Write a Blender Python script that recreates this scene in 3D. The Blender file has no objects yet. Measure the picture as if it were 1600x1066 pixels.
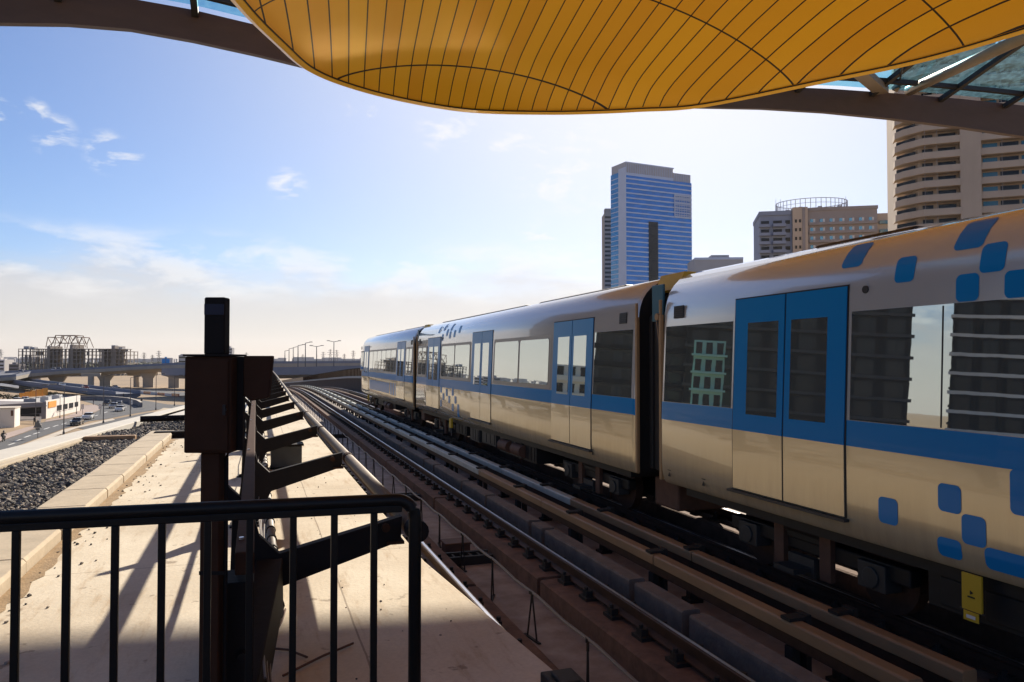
import bpy, bmesh, math, random
from mathutils import Vector, Matrix
random.seed(7)
R = math.radians
scene = bpy.context.scene
C = scene.collection

# ------------------------------------------------------------------ camera frame
F = 1200.0; CX = 800.0; CY = 533.0; HOR = 563.0
EYE = Vector((0, 0, 2.39))
YAW = math.atan(400 / 1200.0); PIT = math.atan((HOR - CY) / F)
fwd = Vector((math.sin(YAW) * math.cos(PIT), math.cos(YAW) * math.cos(PIT), math.sin(PIT)))
rgt = Vector((math.cos(YAW), -math.sin(YAW), 0))
upv = rgt.cross(fwd)
def ray(u, v): return fwd + rgt * ((u - CX) / F) + upv * ((CY - v) / F)
def G(u, v, h):            # point at h metres below the eye
    d = ray(u, v); return EYE + d * (-h / d.z)
def DP(u, v, dep): return EYE + ray(u, v) * dep
def PY(u, v, y):
    d = ray(u, v); return EYE + d * (y / d.y)
def PX(u, v, x):
    d = ray(u, v); return EYE + d * (x / d.x)
GROUND = -10.6
HG = EYE.z - GROUND
HAZE = .00003

# ------------------------------------------------------------------ object helpers
def tag(o, label=None, cat=None, group=None, kind=None):
    if label: o['label'] = label
    if cat: o['category'] = cat
    if group: o['group'] = group
    if kind: o['kind'] = kind
    return o
def thing(name, label, cat, loc=(0, 0, 0), rz=0.0, group=None):
    o = bpy.data.objects.new(name, None); C.objects.link(o)
    o.location = loc; o.rotation_euler = (0, 0, rz); o.empty_display_size = 0.2
    return tag(o, label, cat, group)
def copy_tree(o, parent=None):
    c = o.copy(); C.objects.link(c)
    if parent: c.parent = parent
    for ch in list(o.children): copy_tree(ch, c)
    return c

class MB:
    def __init__(s): s.v = []; s.f = []; s.m = []; s.uv = None
    def add(s, vs, fs, mi=0):
        n = len(s.v); s.v += [tuple(p) for p in vs]
        for f in fs: s.f.append(tuple(i + n for i in f)); s.m.append(mi)
        return s
    def box(s, x0, x1, y0, y1, z0, z1, mi=0):
        return s.add([(x0,y0,z0),(x1,y0,z0),(x1,y1,z0),(x0,y1,z0),(x0,y0,z1),(x1,y0,z1),(x1,y1,z1),(x0,y1,z1)],
                     [(3,2,1,0),(4,5,6,7),(0,1,5,4),(1,2,6,5),(2,3,7,6),(3,0,4,7)], mi)
    def obox(s, c, ax, ay, az, mi=0):      # oriented box from centre + half vectors
        c = Vector(c); ax = Vector(ax); ay = Vector(ay); az = Vector(az)
        vs = [c+ax*i+ay*j+az*k for k in (-1,1) for i,j in ((-1,-1),(1,-1),(1,1),(-1,1))]
        return s.add(vs, [(3,2,1,0),(4,5,6,7),(0,1,5,4),(1,2,6,5),(2,3,7,6),(3,0,4,7)], mi)
    def bar(s, a, b, w, h, mi=0):          # rectangular bar a->b
        a = Vector(a); b = Vector(b); d = (b - a); L = d.length
        if L < 1e-6: return s
        d /= L
        ref = Vector((0,0,1)) if abs(d.z) < .95 else Vector((1,0,0))
        x = d.cross(ref).normalized(); z = x.cross(d)
        return s.obox((a + b) / 2, x * w / 2, d * L / 2, z * h / 2, mi)
    def tube(s, a, b, r, n=10, r2=None, mi=0, cap=True):
        a = Vector(a); b = Vector(b); d = (b - a).normalized(); r2 = r if r2 is None else r2
        ref = Vector((0,0,1)) if abs(d.z) < .9 else Vector((1,0,0))
        x = d.cross(ref).normalized(); y = d.cross(x)
        vs = []
        for p, q in ((a, r), (b, r2)):
            for i in range(n):
                t = 2*math.pi*i/n; vs.append(p + x*q*math.cos(t) + y*q*math.sin(t))
        fs = [(i, (i+1)%n, n+(i+1)%n, n+i) for i in range(n)]
        if cap: fs += [tuple(range(n-1,-1,-1)), tuple(range(n, 2*n))]
        return s.add(vs, fs, mi)
    def path_tube(s, pts, r, n=10, mi=0):
        pts = [Vector(p) for p in pts]; vs = []; m = len(pts)
        for k, p in enumerate(pts):
            d = (pts[min(k+1,m-1)] - pts[max(k-1,0)]).normalized()
            ref = Vector((0,0,1)) if abs(d.z) < .9 else Vector((0,1,0))
            x = d.cross(ref).normalized(); y = d.cross(x)
            for i in range(n):
                t = 2*math.pi*i/n; vs.append(p + x*r*math.cos(t) + y*r*math.sin(t))
        fs = []
        for k in range(m-1):
            for i in range(n):
                fs.append((k*n+i, k*n+(i+1)%n, (k+1)*n+(i+1)%n, (k+1)*n+i))
        fs += [tuple(range(n-1,-1,-1)), tuple(range((m-1)*n, m*n))]
        return s.add(vs, fs, mi)
    def sweep(s, pts, sec, mi=0, cap=True):   # section (right, up) swept along pts, horizontal right vector
        pts = [Vector(p) for p in pts]; m = len(pts); n = len(sec); vs = []
        for k, p in enumerate(pts):
            d = pts[min(k+1,m-1)] - pts[max(k-1,0)]; d.z = 0; d.normalize()
            r = Vector((d.y, -d.x, 0))
            for (a, b) in sec: vs.append(p + r*a + Vector((0,0,b)))
        fs = []
        for k in range(m-1):
            for i in range(n):
                fs.append((k*n+i, k*n+(i+1)%n, (k+1)*n+(i+1)%n, (k+1)*n+i))
        if cap: fs += [tuple(range(n-1,-1,-1)), tuple(range((m-1)*n, m*n))]
        return s.add(vs, fs, mi)
    def prism(s, poly, y0, y1, mi=0):          # polygon in x,z extruded in y
        n = len(poly)
        vs = [(x,y0,z) for x,z in poly] + [(x,y1,z) for x,z in poly]
        fs = [tuple(range(n)), tuple(range(2*n-1, n-1, -1))] + [(i, n+i, n+(i+1)%n, (i+1)%n) for i in range(n)]
        return s.add(vs, fs, mi)
    def slab(s, poly, z0, z1, mi=0):           # polygon in x,y extruded in z
        n = len(poly)
        vs = [(p[0],p[1],z0) for p in poly] + [(p[0],p[1],z1) for p in poly]
        fs = [tuple(range(n-1,-1,-1)), tuple(range(n,2*n))] + [(i, (i+1)%n, n+(i+1)%n, n+i) for i in range(n)]
        return s.add(vs, fs, mi)
    def sphere(s, c, rx, ry, rz, nu=12, nv=8, mi=0):
        vs = []; fs = []
        for j in range(nv+1):
            a = math.pi*j/nv
            for i in range(nu):
                t = 2*math.pi*i/nu
                vs.append((c[0]+rx*math.sin(a)*math.cos(t), c[1]+ry*math.sin(a)*math.sin(t), c[2]+rz*math.cos(a)))
        for j in range(nv):
            for i in range(nu):
                fs.append((j*nu+i, (j+1)*nu+i, (j+1)*nu+(i+1)%nu, j*nu+(i+1)%nu))
        return s.add(vs, fs, mi)
    def build(s, name, mats, parent=None, smooth=False, bevel=0.0, recalc=True):
        me = bpy.data.meshes.new(name); me.from_pydata(s.v, [], s.f); 
        if not isinstance(mats, (list, tuple)): mats = [mats]
        for m in mats: me.materials.append(m)
        me.polygons.foreach_set('material_index', s.m)
        if smooth: me.polygons.foreach_set('use_smooth', [True]*len(s.f))
        if recalc:
            bm = bmesh.new(); bm.from_mesh(me); bmesh.ops.recalc_face_normals(bm, faces=bm.faces); bm.to_mesh(me); bm.free()
        me.update()
        o = bpy.data.objects.new(name, me); C.objects.link(o)
        if parent: o.parent = parent
        if bevel:
            b = o.modifiers.new('bevel', 'BEVEL'); b.width = bevel; b.segments = 2; b.limit_method = 'ANGLE'; b.angle_limit = R(40)
        return o

# ------------------------------------------------------------------ materials
def mat(name, col, rough=.6, metal=0., var=0., vscale=3., col2=None, bump=0., bscale=20., coat=0., coat_r=.05, ior=None, stretch=(1,1,1), spec=None, bdist=.02):
    m = bpy.data.materials.new(name); m.use_nodes = True
    nt = m.node_tree; b = nt.nodes['Principled BSDF']
    b.inputs['Base Color'].default_value = (*col, 1); b.inputs['Roughness'].default_value = rough; b.inputs['Metallic'].default_value = metal
    if coat: b.inputs['Coat Weight'].default_value = coat; b.inputs['Coat Roughness'].default_value = coat_r
    if ior: b.inputs['IOR'].default_value = ior
    if spec is not None: b.inputs['Specular IOR Level'].default_value = spec
    tc = mp = None
    if var or bump:
        tc = nt.nodes.new('ShaderNodeTexCoord'); mp = nt.nodes.new('ShaderNodeMapping'); mp.inputs['Scale'].default_value = stretch
        nt.links.new(tc.outputs['Object'], mp.inputs['Vector'])
    if var:
        n = nt.nodes.new('ShaderNodeTexNoise'); n.inputs['Scale'].default_value = vscale; n.inputs['Detail'].default_value = 8; n.inputs['Roughness'].default_value = .65
        nt.links.new(mp.outputs[0], n.inputs['Vector'])
        rp = nt.nodes.new('ShaderNodeValToRGB')
        rp.color_ramp.elements[0].position = .3; rp.color_ramp.elements[1].position = .7
        c2 = col2 or tuple(c*(1-var) for c in col)
        rp.color_ramp.elements[0].color = (*c2, 1); rp.color_ramp.elements[1].color = (*col, 1)
        nt.links.new(n.outputs['Fac'], rp.inputs[0]); nt.links.new(rp.outputs[0], b.inputs['Base Color'])
    if bump:
        n2 = nt.nodes.new('ShaderNodeTexNoise'); n2.inputs['Scale'].default_value = bscale; n2.inputs['Detail'].default_value = 5
        nt.links.new(mp.outputs[0], n2.inputs['Vector'])
        bp = nt.nodes.new('ShaderNodeBump'); bp.inputs['Strength'].default_value = bump; bp.inputs['Distance'].default_value = bdist
        nt.links.new(n2.outputs['Fac'], bp.inputs['Height']); nt.links.new(bp.outputs[0], b.inputs['Normal'])
    return m

M = {}
M['slab'] = None
M['dirt'] = mat('sandy_dirt', (.36,.25,.14), .95, var=.5, vscale=7, col2=(.22,.15,.08), bump=.5, bscale=50)
M['darkconc'] = mat('dark_stained_concrete', (.13,.085,.06), .9, var=.4, vscale=2)
M['hwgrey'] = mat('blue_grey_highway_concrete', (.22,.235,.285), .85, var=.15, vscale=.2)
M['kerb'] = mat('kerb_concrete', (.50,.42,.31), .9, var=.25, vscale=4, bump=.3, bscale=30, bdist=.01)
M['ledge'] = mat('ledge_concrete', (.58,.55,.49), .85, var=.15, vscale=1.5, bump=.2, bscale=10)
M['ballaststone'] = mat('crushed_stone', (.25,.24,.23), .9, var=.75, vscale=16, col2=(.035,.035,.037), bump=.3, bscale=40)
M['deck'] = mat('viaduct_deck', (.40,.35,.32), .85, var=.45, vscale=2.2, col2=(.20,.15,.125), bump=.2, bscale=25)
M['plinth'] = mat('rusty_plinth_concrete', (.20,.11,.075), .9, var=.4, vscale=5, col2=(.085,.05,.035), bump=.4, bscale=25)
M['block'] = mat('grey_upstand_concrete', (.215,.175,.145), .9, var=.4, vscale=5, bump=.4, bscale=25)
M['rail'] = mat('rail_side_steel', (.085,.045,.03), .6, .5, var=.4, vscale=8)
M['railtop'] = mat('polished_rail_head', (.55,.55,.60), .30, 1., var=.15, vscale=20)
M['iron'] = mat('black_cast_iron', (.025,.022,.02), .7, .3, bump=.2, bscale=30)
M['steel_black'] = mat('black_painted_steel', (.010,.008,.007), .4, 0., spec=.22, bump=.05, bscale=60)
M['steel_brown'] = mat('brown_painted_steel', (.058,.027,.016), .75, 0., spec=.08, var=.25, vscale=6, bump=.1, bscale=30)
M['steel_dark'] = mat('dark_weathered_steel', (.016,.012,.011), .7, 0., spec=.15, var=.3, vscale=5, bump=.1, bscale=20)
M['pipe'] = mat('weathered_galvanised_pipe', (.14,.11,.078), .65, .1, var=.4, vscale=7, col2=(.16,.12,.08), bump=.2, bscale=30)
M['cover'] = mat('grey_white_plastic_cover', (.52,.53,.47), .55, var=.25, vscale=3, bump=.1)
M['cover_tan'] = mat('tan_bounce_and_dirt_cover', (.36,.215,.105), .6, var=.35, vscale=4, stretch=(1,.2,1), bump=.15)
M['cable'] = mat('grey_cable', (.16,.14,.13), .6)
M['conduit'] = mat('segmented_conduit', (.22,.19,.16), .6, var=.3, vscale=12)
M['gold_edge'] = mat('gold_edge_panel', (.93,.53,.02), .4, .1, coat=.3)
M['beam'] = mat('brown_roof_beam', (.105,.062,.045), .6, var=.25, vscale=1.2, stretch=(1,1,3))
M['beam_dark'] = mat('black_roof_frame', (.022,.02,.02), .5)
M['tubesteel'] = mat('beige_roof_strut', (.26,.21,.16), .5, var=.15)
# train
def paint(name, col, rough=.35, wav=.06, ct=.9, met=0.):
    m = mat(name, col, rough, met, coat=ct, coat_r=.02, bump=wav, bscale=1.1, stretch=(1,.35,2.2), bdist=.03, spec=.25)
    return m
M['silver'] = paint('train_silver_paint', (.58,.58,.565), .20, .06, .85, .36)
M['cream'] = paint('train_champagne_paint', (.74,.61,.37), .26, .07, .7, .35)
def dust(m, z0, z1, col, amt):
    nt = m.node_tree; b = nt.nodes['Principled BSDF']; base = tuple(b.inputs['Base Color'].default_value)
    tc = nt.nodes.new('ShaderNodeTexCoord'); sp = nt.nodes.new('ShaderNodeSeparateXYZ'); nt.links.new(tc.outputs['Object'], sp.inputs[0])
    mp = nt.nodes.new('ShaderNodeMapping'); mp.inputs['Scale'].default_value = (1,5,.7); nt.links.new(tc.outputs['Object'], mp.inputs[0])
    n = nt.nodes.new('ShaderNodeTexNoise'); n.inputs['Scale'].default_value = 2.2; n.inputs['Detail'].default_value = 8; n.inputs['Roughness'].default_value = .7; nt.links.new(mp.outputs[0], n.inputs['Vector'])
    mr = nt.nodes.new('ShaderNodeMapRange'); nt.links.new(sp.outputs['Z'], mr.inputs[0]); mr.inputs[1].default_value = z1; mr.inputs[2].default_value = z0; mr.inputs[4].default_value = amt
    mu = nt.nodes.new('ShaderNodeMath'); mu.operation = 'MULTIPLY'; nt.links.new(mr.outputs[0], mu.inputs[0]); nt.links.new(n.outputs['Fac'], mu.inputs[1])
    mx = nt.nodes.new('ShaderNodeMix'); mx.data_type = 'RGBA'; nt.links.new(mu.outputs[0], mx.inputs['Factor']); mx.inputs['A'].default_value = base; mx.inputs['B'].default_value = (*col,1)
    nt.links.new(mx.outputs['Result'], b.inputs['Base Color'])
dust(M['cream'], .78, 1.45, (.30,.23,.15), .9)
M['blue'] = paint('train_blue_paint', (.001,.20,.50), .35, .05, .12)
M['seam'] = mat('black_rubber_seal', (.012,.012,.012), .6)
M['glass'] = mat('train_tinted_glass', (.60,.66,.62), .01, .9, bump=.035, bscale=.55, bdist=.02)
M['frame'] = mat('train_window_frame', (.33,.31,.28), .4, .4)
M['under'] = mat('underframe_black', (.016,.016,.017), .55, .2, var=.3, vscale=6)
M['under2'] = mat('underframe_grey_box', (.055,.055,.055), .5, .3, var=.3, vscale=6)
M['rustbox'] = mat('underframe_rust_box', (.13,.06,.035), .7, var=.4, vscale=8)
M['bellows'] = mat('gangway_rubber', (.03,.027,.025), .6)
M['gangedge'] = mat('gangway_tan_edge', (.33,.20,.09), .5)
M['teal'] = mat('gangway_teal_panel', (.02,.10,.15), .35)
M['lens'] = mat('dark_blue_lens', (.003,.006,.03), .3, spec=.2)
M['yellow'] = mat('safety_yellow', (.62,.40,.02), .5, var=.15)
M['ventdark'] = mat('vent_dark', (.02,.02,.02), .5)
# background
M['sand'] = mat('desert_sand', (.34,.235,.135), .95, var=.35, vscale=.03, col2=(.22,.16,.10), bump=.1, bscale=1)
M['asphalt'] = mat('asphalt', (.075,.078,.085), .85, var=.25, vscale=.3)
M['asphalt_pale'] = mat('worn_highway_asphalt', (.17,.18,.21), .85, var=.2, vscale=.05)
M['pave'] = mat('pink_pavement', (.36,.28,.245), .9, var=.15, vscale=.5)
M['pave_pale'] = mat('pale_pavement', (.52,.46,.38), .9, var=.15, vscale=.5)
M['line'] = mat('road_paint', (.7,.7,.68), .7)
M['white'] = mat('white_render', (.72,.68,.63), .8, var=.08, vscale=.4)
M['teal_render'] = mat('pale_green_render', (.30,.55,.47), .8)
M['bluegrey'] = mat('blue_grey_balcony_render', (.27,.31,.40), .8, var=.12, vscale=.2)
M['greywall'] = mat('grey_render', (.24,.22,.22), .85, var=.12, vscale=.4)
M['darkwin'] = mat('dark_window_glass', (.014,.015,.016), .2, spec=.25)
M['mattedark'] = mat('matte_dark_cladding', (.012,.013,.014), .9, spec=.05)
M['midgrey'] = mat('mid_grey_cladding', (.06,.06,.062), .9, spec=.05)
M['flyover'] = mat('flyover_concrete', (.42,.37,.30), .85, var=.2, vscale=.2)
M['rawconc'] = mat('raw_concrete', (.30,.26,.225), .95, var=.35, vscale=.15)
M['lampgrey'] = mat('lamp_post_grey', (.10,.10,.11), .5, .4)
M['orange'] = mat('orange_panel', (.75,.30,.02), .6, var=.15, vscale=1)
M['shrub'] = mat('dark_scrub_leaves', (.050,.058,.022), .9, var=.5, vscale=.8)
M['bark'] = mat('bark', (.10,.07,.05), .9)
M['tower_glass'] = mat('tower_blue_glass', (.018,.24,.74), .15, .2, ior=1.7, var=.35, vscale=.12)
M['tower_cyan'] = mat('tower_cyan_glass', (.02,.26,.55), .1, .3, ior=1.7, var=.3, vscale=.1)
M['tower_band'] = mat('tower_pale_band', (.52,.60,.74), .5, var=.1, vscale=.1)
M['tower_grey'] = mat('tower_grey_panel', (.42,.41,.43), .6, var=.12, vscale=.1)
M['beige'] = mat('beige_stone_render', (.58,.46,.34), .85, var=.22, vscale=.12, stretch=(1,1,.25))
M['beige_dark'] = mat('brown_grey_render', (.33,.285,.26), .85, var=.15, vscale=.15)
M['teal_glass'] = mat('balcony_teal_glass', (.02,.13,.17), .08, ior=1.6)
M['skin'] = mat('skin', (.35,.2,.13), .6)
M['cloth_dark'] = mat('dark_clothes', (.02,.02,.025), .85)
M['cloth_grey'] = mat('grey_clothes', (.08,.08,.10), .85)
M['carwhite'] = mat('white_car_paint', (.72,.72,.72), .3, coat=1)
M['cardark'] = mat('dark_car_paint', (.03,.032,.038), .3, .3, coat=1)
M['carsilver'] = mat('silver_car_paint', (.38,.39,.41), .3, .6, coat=1)
M['carred'] = mat('red_car_paint', (.25,.02,.015), .3, coat=1)
M['tyre'] = mat('tyre_rubber', (.015,.015,.015), .8)
M['lampglass'] = mat('headlight_glass', (.75,.75,.7), .15)
M['skyblue'] = mat('blue_sign_paint', (.01,.22,.55), .5)
M['palebuild'] = mat('pale_distant_render', (.42,.42,.43), .8, var=.15, vscale=.05)
M['pylon'] = mat('pylon_steel', (.16,.15,.15), .6, .3)

def gold_mat():
    m = bpy.data.materials.new('gold_soffit_panels'); m.use_nodes = True; nt = m.node_tree; b = nt.nodes['Principled BSDF']
    uv = nt.nodes.new('ShaderNodeUVMap'); sp = nt.nodes.new('ShaderNodeSeparateXYZ'); nt.links.new(uv.outputs[0], sp.inputs[0])
    def mth(op, a, b_=None):
        n = nt.nodes.new('ShaderNodeMath'); n.operation = op
        for i, x in enumerate((a, b_)):
            if x is None: continue
            if isinstance(x, (int, float)): n.inputs[i].default_value = x
            else: nt.links.new(x, n.inputs[i])
        return n.outputs[0]
    def line(s, period, w):
        fr = mth('FRACT', mth('DIVIDE', s, period)); a = mth('ABSOLUTE', mth('SUBTRACT', fr, .5))
        return mth('GREATER_THAN', a, .5 - w / period / 2)
    l1 = line(sp.outputs[0], .33, .024); l2 = line(sp.outputs[1], 2.65, .036)
    L = mth('MAXIMUM', l1, l2)
    cell = nt.nodes.new('ShaderNodeCombineXYZ')
    nt.links.new(mth('FLOOR', mth('DIVIDE', mth('ADD', sp.outputs[0], 0.0), .33)), cell.inputs[0])
    nt.links.new(mth('FLOOR', mth('DIVIDE', sp.outputs[1], 2.65)), cell.inputs[1])
    wn = nt.nodes.new('ShaderNodeTexWhiteNoise'); nt.links.new(cell.outputs[0], wn.inputs['Vector'])
    mx = nt.nodes.new('ShaderNodeMix'); mx.data_type = 'RGBA'
    mx.inputs['A'].default_value = (.87,.435,.010,1); mx.inputs['B'].default_value = (.96,.53,.014,1)
    nt.links.new(wn.outputs['Value'], mx.inputs['Factor'])
    m2 = nt.nodes.new('ShaderNodeMix'); m2.data_type = 'RGBA'; nt.links.new(L, m2.inputs['Factor'])
    nt.links.new(mx.outputs['Result'], m2.inputs['A']); m2.inputs['B'].default_value = (.03,.017,.006,1)
    nt.links.new(m2.outputs['Result'], b.inputs['Base Color'])
    b.inputs['Roughness'].default_value = .28; b.inputs['Metallic'].default_value = .25
    no = nt.nodes.new('ShaderNodeTexNoise'); no.inputs['Scale'].default_value = 1.3; nt.links.new(uv.outputs[0], no.inputs['Vector'])
    bp = nt.nodes.new('ShaderNodeBump'); bp.inputs['Strength'].default_value = .25; bp.inputs['Distance'].default_value = .04
    nt.links.new(no.outputs['Fac'], bp.inputs['Height']); nt.links.new(bp.outputs[0], b.inputs['Normal'])
    return m
M['gold'] = gold_mat()
def slab_mat():
    m = bpy.data.materials.new('walkway_concrete'); m.use_nodes = True; nt = m.node_tree; b = nt.nodes['Principled BSDF']
    tc = nt.nodes.new('ShaderNodeTexCoord'); P = tc.outputs['Object']
    def noise(scale, det=8, rough=.6, st=None):
        v = P
        if st:
            mp = nt.nodes.new('ShaderNodeMapping'); mp.inputs['Scale'].default_value = st; nt.links.new(P, mp.inputs[0]); v = mp.outputs[0]
        n = nt.nodes.new('ShaderNodeTexNoise'); n.inputs['Scale'].default_value = scale; n.inputs['Detail'].default_value = det; n.inputs['Roughness'].default_value = rough
        nt.links.new(v, n.inputs['Vector']); return n.outputs['Fac']
    def mth(op, a, b_=None):
        n = nt.nodes.new('ShaderNodeMath'); n.operation = op
        for i, x in enumerate((a, b_)):
            if x is None: continue
            if isinstance(x, (int, float)): n.inputs[i].default_value = x
            else: nt.links.new(x, n.inputs[i])
        return n.outputs[0]
    def ramp(f, p0, c0, p1_, c1):
        r = nt.nodes.new('ShaderNodeValToRGB'); r.color_ramp.elements[0].position = p0; r.color_ramp.elements[1].position = p1_
        r.color_ramp.elements[0].color = (*c0,1); r.color_ramp.elements[1].color = (*c1,1); nt.links.new(f, r.inputs[0]); return r.outputs[0]
    def mix(f, a, b_, mode='MIX'):
        n = nt.nodes.new('ShaderNodeMix'); n.data_type = 'RGBA'; n.blend_type = mode
        if isinstance(f, (int, float)): n.inputs['Factor'].default_value = f
        else: nt.links.new(f, n.inputs['Factor'])
        for k, x in (('A', a), ('B', b_)):
            if isinstance(x, tuple): n.inputs[k].default_value = (*x,1)
            else: nt.links.new(x, n.inputs[k])
        return n.outputs['Result']
    base = ramp(noise(.8), .3, (.55,.47,.355), .7, (.74,.67,.54))
    streak = ramp(noise(2.2, 8, .7, (3.5,.5,1)), .53, (0,0,0), .76, (.85,.85,.85))
    c = mix(streak, base, (.42,.30,.18))
    spots = ramp(noise(5.5, 4, .55), .655, (0,0,0), .70, (.6,.6,.6)); c = mix(spots, c, (.20,.15,.11))
    fine = ramp(noise(38, 6, .7), .3, (.84,.84,.84), .7, (1.0,1.0,1.0)); c = mix(1.0, c, fine, 'MULTIPLY')
    sp = nt.nodes.new('ShaderNodeSeparateXYZ'); nt.links.new(P, sp.inputs[0])
    wob = mth('MULTIPLY', noise(1.3, 4), .05)
    def line(s, period, w): return mth('GREATER_THAN', mth('ABSOLUTE', mth('SUBTRACT', mth('FRACT', mth('DIVIDE', mth('ADD', s, wob), period)), .5)), .5 - w/period/2)
    j1 = line(sp.outputs[1], 3.9, .012)
    j2 = mth('LESS_THAN', mth('ABSOLUTE', mth('SUBTRACT', mth('ADD', sp.outputs[0], mth('MULTIPLY', wob, .6)), .70)), .007)
    J = mth('MULTIPLY', mth('MAXIMUM', j1, j2), .6); c = mix(J, c, (.16,.12,.09))
    nt.links.new(c, b.inputs['Base Color']); b.inputs['Roughness'].default_value = .9; b.inputs['Specular IOR Level'].default_value = .2
    bp = nt.nodes.new('ShaderNodeBump'); bp.inputs['Strength'].default_value = .4; bp.inputs['Distance'].default_value = .01
    nt.links.new(noise(30, 6), bp.inputs['Height']); nt.links.new(bp.outputs[0], b.inputs['Normal'])
    return m
M['slab'] = slab_mat()
def stone_mat():
    m = mat('mixed_crushed_stone', (.2,.19,.18), .9, bump=.4, bscale=60); nt = m.node_tree; b = nt.nodes['Principled BSDF']
    g = nt.nodes.new('ShaderNodeNewGeometry'); r = nt.nodes.new('ShaderNodeValToRGB'); e = r.color_ramp.elements
    e[0].position = 0; e[0].color = (.03,.03,.032,1); e[1].position = 1; e[1].color = (.46,.38,.29,1)
    for p, c in ((.30,(.08,.078,.078,1)),(.58,(.15,.135,.12,1)),(.82,(.27,.235,.195,1))): q = e.new(p); q.color = c
    nt.links.new(g.outputs['Random Per Island'], r.inputs[0]); nt.links.new(r.outputs[0], b.inputs['Base Color']); return m
M['stones'] = stone_mat()
def glass_roof():
    m = bpy.data.materials.new('blue_roof_glass'); m.use_nodes = True; nt = m.node_tree; nt.nodes.remove(nt.nodes['Principled BSDF'])
    out = nt.nodes['Material Output']
    t = nt.nodes.new('ShaderNodeBsdfTransparent'); g = nt.nodes.new('ShaderNodeBsdfGlossy'); d = nt.nodes.new('ShaderNodeBsdfTranslucent')
    t.inputs[0].default_value = (.28,.62,.78,1); g.inputs['Roughness'].default_value = .05; d.inputs[0].default_value = (.25,.5,.6,1)
    tc = nt.nodes.new('ShaderNodeTexCoord'); no = nt.nodes.new('ShaderNodeTexNoise'); no.inputs['Scale'].default_value = 6; no.inputs['Detail'].default_value = 8
    nt.links.new(tc.outputs['Object'], no.inputs['Vector'])
    rp = nt.nodes.new('ShaderNodeValToRGB'); rp.color_ramp.elements[0].position = .4; rp.color_ramp.elements[1].position = .75
    rp.color_ramp.elements[0].color = (.06,.06,.06,1); rp.color_ramp.elements[1].color = (.22,.22,.22,1); nt.links.new(no.outputs['Fac'], rp.inputs[0])
    m1 = nt.nodes.new('ShaderNodeMixShader'); nt.links.new(rp.outputs[0], m1.inputs[0]); nt.links.new(t.outputs[0], m1.inputs[1]); nt.links.new(d.outputs[0], m1.inputs[2])
    m2 = nt.nodes.new('ShaderNodeMixShader'); m2.inputs[0].default_value = .08; nt.links.new(m1.outputs[0], m2.inputs[1]); nt.links.new(g.outputs[0], m2.inputs[2])
    nt.links.new(m2.outputs[0], out.inputs[0]); return m
M['roofglass'] = glass_roof()

# ------------------------------------------------------------------ camera, light, sky
cam = bpy.data.objects.new('camera', bpy.data.cameras.new('camera')); C.objects.link(cam)
cam.location = EYE
cam.matrix_world = Matrix((( rgt.x, upv.x, -fwd.x, EYE.x), (rgt.y, upv.y, -fwd.y, EYE.y), (rgt.z, upv.z, -fwd.z, EYE.z), (0,0,0,1)))
cam.data.sensor_width = 36; cam.data.lens = 27.0; cam.data.clip_start = .05; cam.data.clip_end = 60000
scene.camera = cam
SUN_EL = 28.5; SUN_AZ = 31.0        # azimuth clockwise from +Y
sd = Vector((math.sin(R(SUN_AZ))*math.cos(R(SUN_EL)), math.cos(R(SUN_AZ))*math.cos(R(SUN_EL)), math.sin(R(SUN_EL))))
sl = bpy.data.lights.new('sun', 'SUN'); sl.energy = 5.0; sl.angle = R(.9); sl.color = (1,.89,.74)
so = bpy.data.objects.new('sun', sl); C.objects.link(so); so.rotation_euler = sd.to_track_quat('Z', 'Y').to_euler(); so.location = (30,60,60)
W = bpy.data.worlds.new('World'); scene.world = W; W.use_nodes = True
nt = W.node_tree; bg = nt.nodes['Background']
sky = nt.nodes.new('ShaderNodeTexSky'); sky.sky_type = 'NISHITA'; sky.sun_disc = False
sky.sun_elevation = R(SUN_EL); sky.sun_rotation = R(SUN_AZ); sky.air_density = 1.0; sky.dust_density = .25; sky.ozone_density = 4.5; sky.altitude = 0
def wm(op, a, b_=None, c_=None):
    n = nt.nodes.new('ShaderNodeMath'); n.operation = op
    for i, x in enumerate((a, b_, c_)):
        if x is None: continue
        if isinstance(x, (int, float)): n.inputs[i].default_value = x
        else: nt.links.new(x, n.inputs[i])
    return n.outputs[0]
tc = nt.nodes.new('ShaderNodeTexCoord')
mpw = nt.nodes.new('ShaderNodeMapping'); mpw.inputs['Scale'].default_value = (1,1,2.6); nt.links.new(tc.outputs['Generated'], mpw.inputs[0])
n1 = nt.nodes.new('ShaderNodeTexNoise'); n1.inputs['Scale'].default_value = 20; n1.inputs['Detail'].default_value = 9; n1.inputs['Roughness'].default_value = .62; n1.inputs['Distortion'].default_value = .4
nt.links.new(mpw.outputs[0], n1.inputs['Vector'])
def spot(u, v, rad_px):              # soft patch of sky where a cloud may form
    d = ray(u, v).normalized()
    dp = nt.nodes.new('ShaderNodeVectorMath'); dp.operation = 'DOT_PRODUCT'; nt.links.new(tc.outputs['Generated'], dp.inputs[0]); dp.inputs[1].default_value = d
    mr = nt.nodes.new('ShaderNodeMapRange'); mr.interpolation_type = 'SMOOTHSTEP'
    nt.links.new(dp.outputs['Value'], mr.inputs[0]); mr.inputs[1].default_value = math.cos(rad_px/F); mr.inputs[2].default_value = math.cos(rad_px/F*.15)
    return mr.outputs[0]
acc = None
for s_ in ((700,194,58),(775,215,36),(860,235,110),(905,268,85),(860,200,80),(575,162,44),(165,238,34),(85,212,34),(55,176,22),(200,238,24),(450,292,34),(0,172,24),(838,380,45)):
    o_ = spot(*s_); acc = o_ if acc is None else wm('MAXIMUM', acc, o_)
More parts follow.
